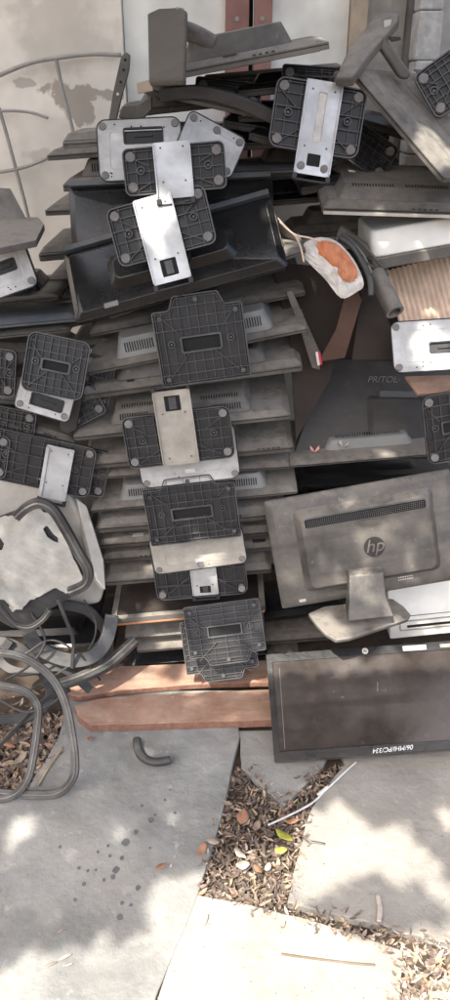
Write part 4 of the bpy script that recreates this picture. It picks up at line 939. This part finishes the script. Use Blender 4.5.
leaf(171, 866, .014, .006, 70, 'leaf_pale', 'tiny pale leaf next to the reddish one on the slab', .025)
leaf(90, 739, .018, .014, 10, 'leaf_d', 'small orange leaf in front of the front board', .026)
leaf(268, 868, .03, .014, 70, 'leaf_pale', 'pale leaf right of the round pale one')
leaf(258, 870, .032, .012, -60, 'leaf_d', 'reddish narrow leaf low in the gap')
leaf(20, 760, .06, .02, 60, 'leaf_c', 'long tan leaf inside the smaller bezel frame', .035)
leaf(8, 745, .05, .02, -30, 'leaf_d', 'reddish leaf at the left edge inside the smaller frame', .035)
for x, y, l, a, lab in [(50, 965, .03, 20, 'pale twig shred near the bottom left corner'), (65, 957, .03, 25, 'upper pale twig shred in the bottom left sunlight'), (68, 965, .022, 10, 'right pale twig shred in the bottom left sunlight'), (62, 930, .022, 30, 'pale shred left of the damp spots'), (145, 932, .018, 20, 'pale shred right of the lowest damp spots'), (27, 876, .012, 70, 'tiny pale shred at the left of the slab'), (86, 856, .012, 10, 'tiny pale shred among the damp spots'), (312, 800+100, .02, 0, 'small shred on the right slab'), (206, 920, .03, 75, 'dark shred on the pale bottom slab')]:
    leaf(x, y, l, l*.2, a, 'leaf_c', lab, .025, .05)
# grit
b = MB()
for i in range(700):
    x, y = random.uniform(-10, 460), random.uniform(735, 1010); c = G(x, y, .0215); r = random.uniform(.0004, .0013)
    b.M = Matrix.Translation(c) @ Matrix.Rotation(random.uniform(0, 6), 4, 'Z'); b.mi = random.choice((0, 0, 1)); b.frust([(-r, -r), (r, -r*.7), (r, r), (-r*.8, r)], [(-r*.5, -r*.5), (r*.4, -r*.5), (r*.5, r*.3), (-r*.4, r*.5)], 0, r*.8)
o = b.build('grit', ['leaf_b', 'leaf_c']); tag(o, 'fine grit and crumbs on the slabs', None, None, 'stuff')
# ================================================================ LIGHT
SUN_EL, SUN_AZ = R(56), R(208)          # azimuth clockwise from +Y: behind the viewer, a little to the left
sd_ = Vector((math.sin(SUN_AZ)*math.cos(SUN_EL), math.cos(SUN_AZ)*math.cos(SUN_EL), math.sin(SUN_EL)))
L = bpy.data.lights.new('sun', 'SUN'); L.energy = 3.0; L.angle = R(.5); L.color = (1, .94, .84)
lo = bpy.data.objects.new('sun', L); col.objects.link(lo); lo.rotation_euler = sd_.to_track_quat('Z', 'Y').to_euler(); lo.location = (0, 0, 8)
w_ = bpy.data.worlds.new('World'); scene.world = w_; w_.use_nodes = True
nt = w_.node_tree; sky = nt.nodes.new('ShaderNodeTexSky'); sky.sky_type = 'NISHITA'; sky.sun_disc = False
sky.sun_elevation = SUN_EL; sky.sun_rotation = SUN_AZ; sky.dust_density = 5.5; sky.air_density = 1.0
nt.links.new(sky.outputs[0], nt.nodes['Background'].inputs[0]); nt.nodes['Background'].inputs[1].default_value = .13
# tree over the viewer's shoulder: out of view, its leaves placed to throw the dappled shade
lit = []   # sunlit spots on the heap: (point, radius)
sun_patches = [[(-60, 990), (0, 985), (25, 966), (60, 957), (110, 950), (150, 944), (168, 930), (200, 880), (230, 872), (290, 868), (284, 903), (330, 926), (350, 935), (403, 952), (480, 950), (480, 1150), (-60, 1150)],
 [(146, 908), (163, 892), (195, 880), (190, 915), (170, 930), (150, 918)], [(10, 838), (14, 826), (34, 820), (36, 830), (22, 843)], [(212, 880), (230, 862), (262, 850), (294, 858), (290, 905), (200, 897)],
 [(305, 818), (330, 812), (355, 811), (361, 840), (404, 829), (412, 876), (396, 886), (368, 872), (332, 886), (303, 906), (284, 903)], [(414, 845), (424, 848), (450, 890), (470, 910), (430, 898)], [(432, 816), (452, 811), (460, 825), (436, 828)], [(408, 925), (440, 932), (470, 940), (470, 948), (420, 937)]]
def topx(p):
    d = p-CAM; k = d.dot(FWD); return 225+FPX*d.x/k, 500-FPX*d.dot(UPV)/k
for x, y, Y, r in [(158, 235, 1.76, .03), (430, 345, 1.78, .04), (440, 165, 1.8, .03), (327, 46, 1.85, .01),
                   (438, 240, 1.86, .04), (284, 232, 1.86, .03), (160, 622, 1.82, .03)]:
    lit.append((P(x, y, Y), r))
def blocked_ok(p):
    for q, r in lit:
        d = p-q; t = d.dot(sd_)
        if (d-sd_*t).length < r+.03: return False
    g_ = p-sd_*(p.z/sd_.z)
    if g_.y < 1.75 and g_.y > .4:
        for ox, oy in ((0, 0), (.022, 0), (-.022, 0), (0, .025), (0, -.025)):
            x, y = topx(g_+Vector((ox, oy, 0)))
            if any(inpoly(x, y, q) for q in sun_patches): return False
    return True
leaves = MB(); cnt = 0
def crown_leaf(tgt, zc):
    p = tgt+sd_*((zc-tgt.z)/sd_.z)
    if p.y > 1.9 or not blocked_ok(p): return 0
    m = Matrix.Translation(p) @ Matrix.Rotation(random.uniform(0, 6.28), 4, 'Z') @ Matrix.Rotation(random.gauss(0, .45), 4, 'X') @ Matrix.Rotation(random.gauss(0, .45), 4, 'Y')
    l = random.uniform(.07, .13) if tgt.z > .1 else random.uniform(.05, .08); wd = l*.5
    vs = [leaves._v(m @ Vector(q)) for q in ((-l/2, 0, 0), (-l*.2, -wd/2, .004), (l*.2, -wd*.42, 0), (l/2, 0, -.004), (l*.2, wd*.42, 0), (-l*.2, wd/2, .004))]
    leaves.face(vs); return 1
for i in range(12000): cnt += crown_leaf(Vector((random.uniform(-1.5, 1.5), random.uniform(1.75, 2.47), random.uniform(.1, 2.5))), random.uniform(2.9, 3.7))
for i in range(2000): cnt += crown_leaf(Vector((random.uniform(-1.4, 1.4), 2.45, random.uniform(1.1, 2.5))), random.uniform(2.9, 3.6))
for i in range(9000): cnt += crown_leaf(Vector((random.uniform(-1.0, 1.0), random.uniform(.7, 1.75), .02)), random.uniform(2.7, 3.2))
tr = empty('tree', Matrix.Translation((-3.0, .8, 0))); tag(tr, 'unseen leafy tree whose overhanging crown is shaped to shade the heap', 'tree')
cr_ = leaves.build('crown', 'leaf_green', tr, 0, Matrix.Translation((3.0, -.8, 0)))
MB().tube(spline([(0, 0, 0), (.05, .0, 1.2), (.1, .0, 2.4), (.3, -.1, 3.3), (.8, -.3, 3.9)], 6), lambda t: .13-.08*t, 12).build('trunk', 'bark', tr, 0, None, True)
b = MB()
for e in ((3.0, -.5, 3.7), (3.6, -1.2, 3.6), (2.6, .5, 3.5), (3.9, .3, 3.6)): b.tube(spline([(.3, -.1, 3.3), (e[0]*.5, e[1]*.4-.1, 3.75), e], 5), lambda t: .022-.017*t, 8)
b.build('limbs', 'bark', tr, 0, None, True)
# ================================================================ CAMERA
cd = bpy.data.cameras.new('camera'); co = bpy.data.objects.new('camera', cd); col.objects.link(co)
co.location = CAM; co.rotation_euler = (R(90)-PITCH, 0, 0); cd.sensor_fit = 'VERTICAL'; cd.sensor_height = 24; cd.lens = 24*FPX/1000
cd.clip_start = .05; cd.clip_end = 500; scene.camera = co
scene.view_settings.view_transform = 'Standard'; scene.view_settings.look = 'None'; scene.view_settings.exposure = 1.7; scene.view_settings.gamma = 1
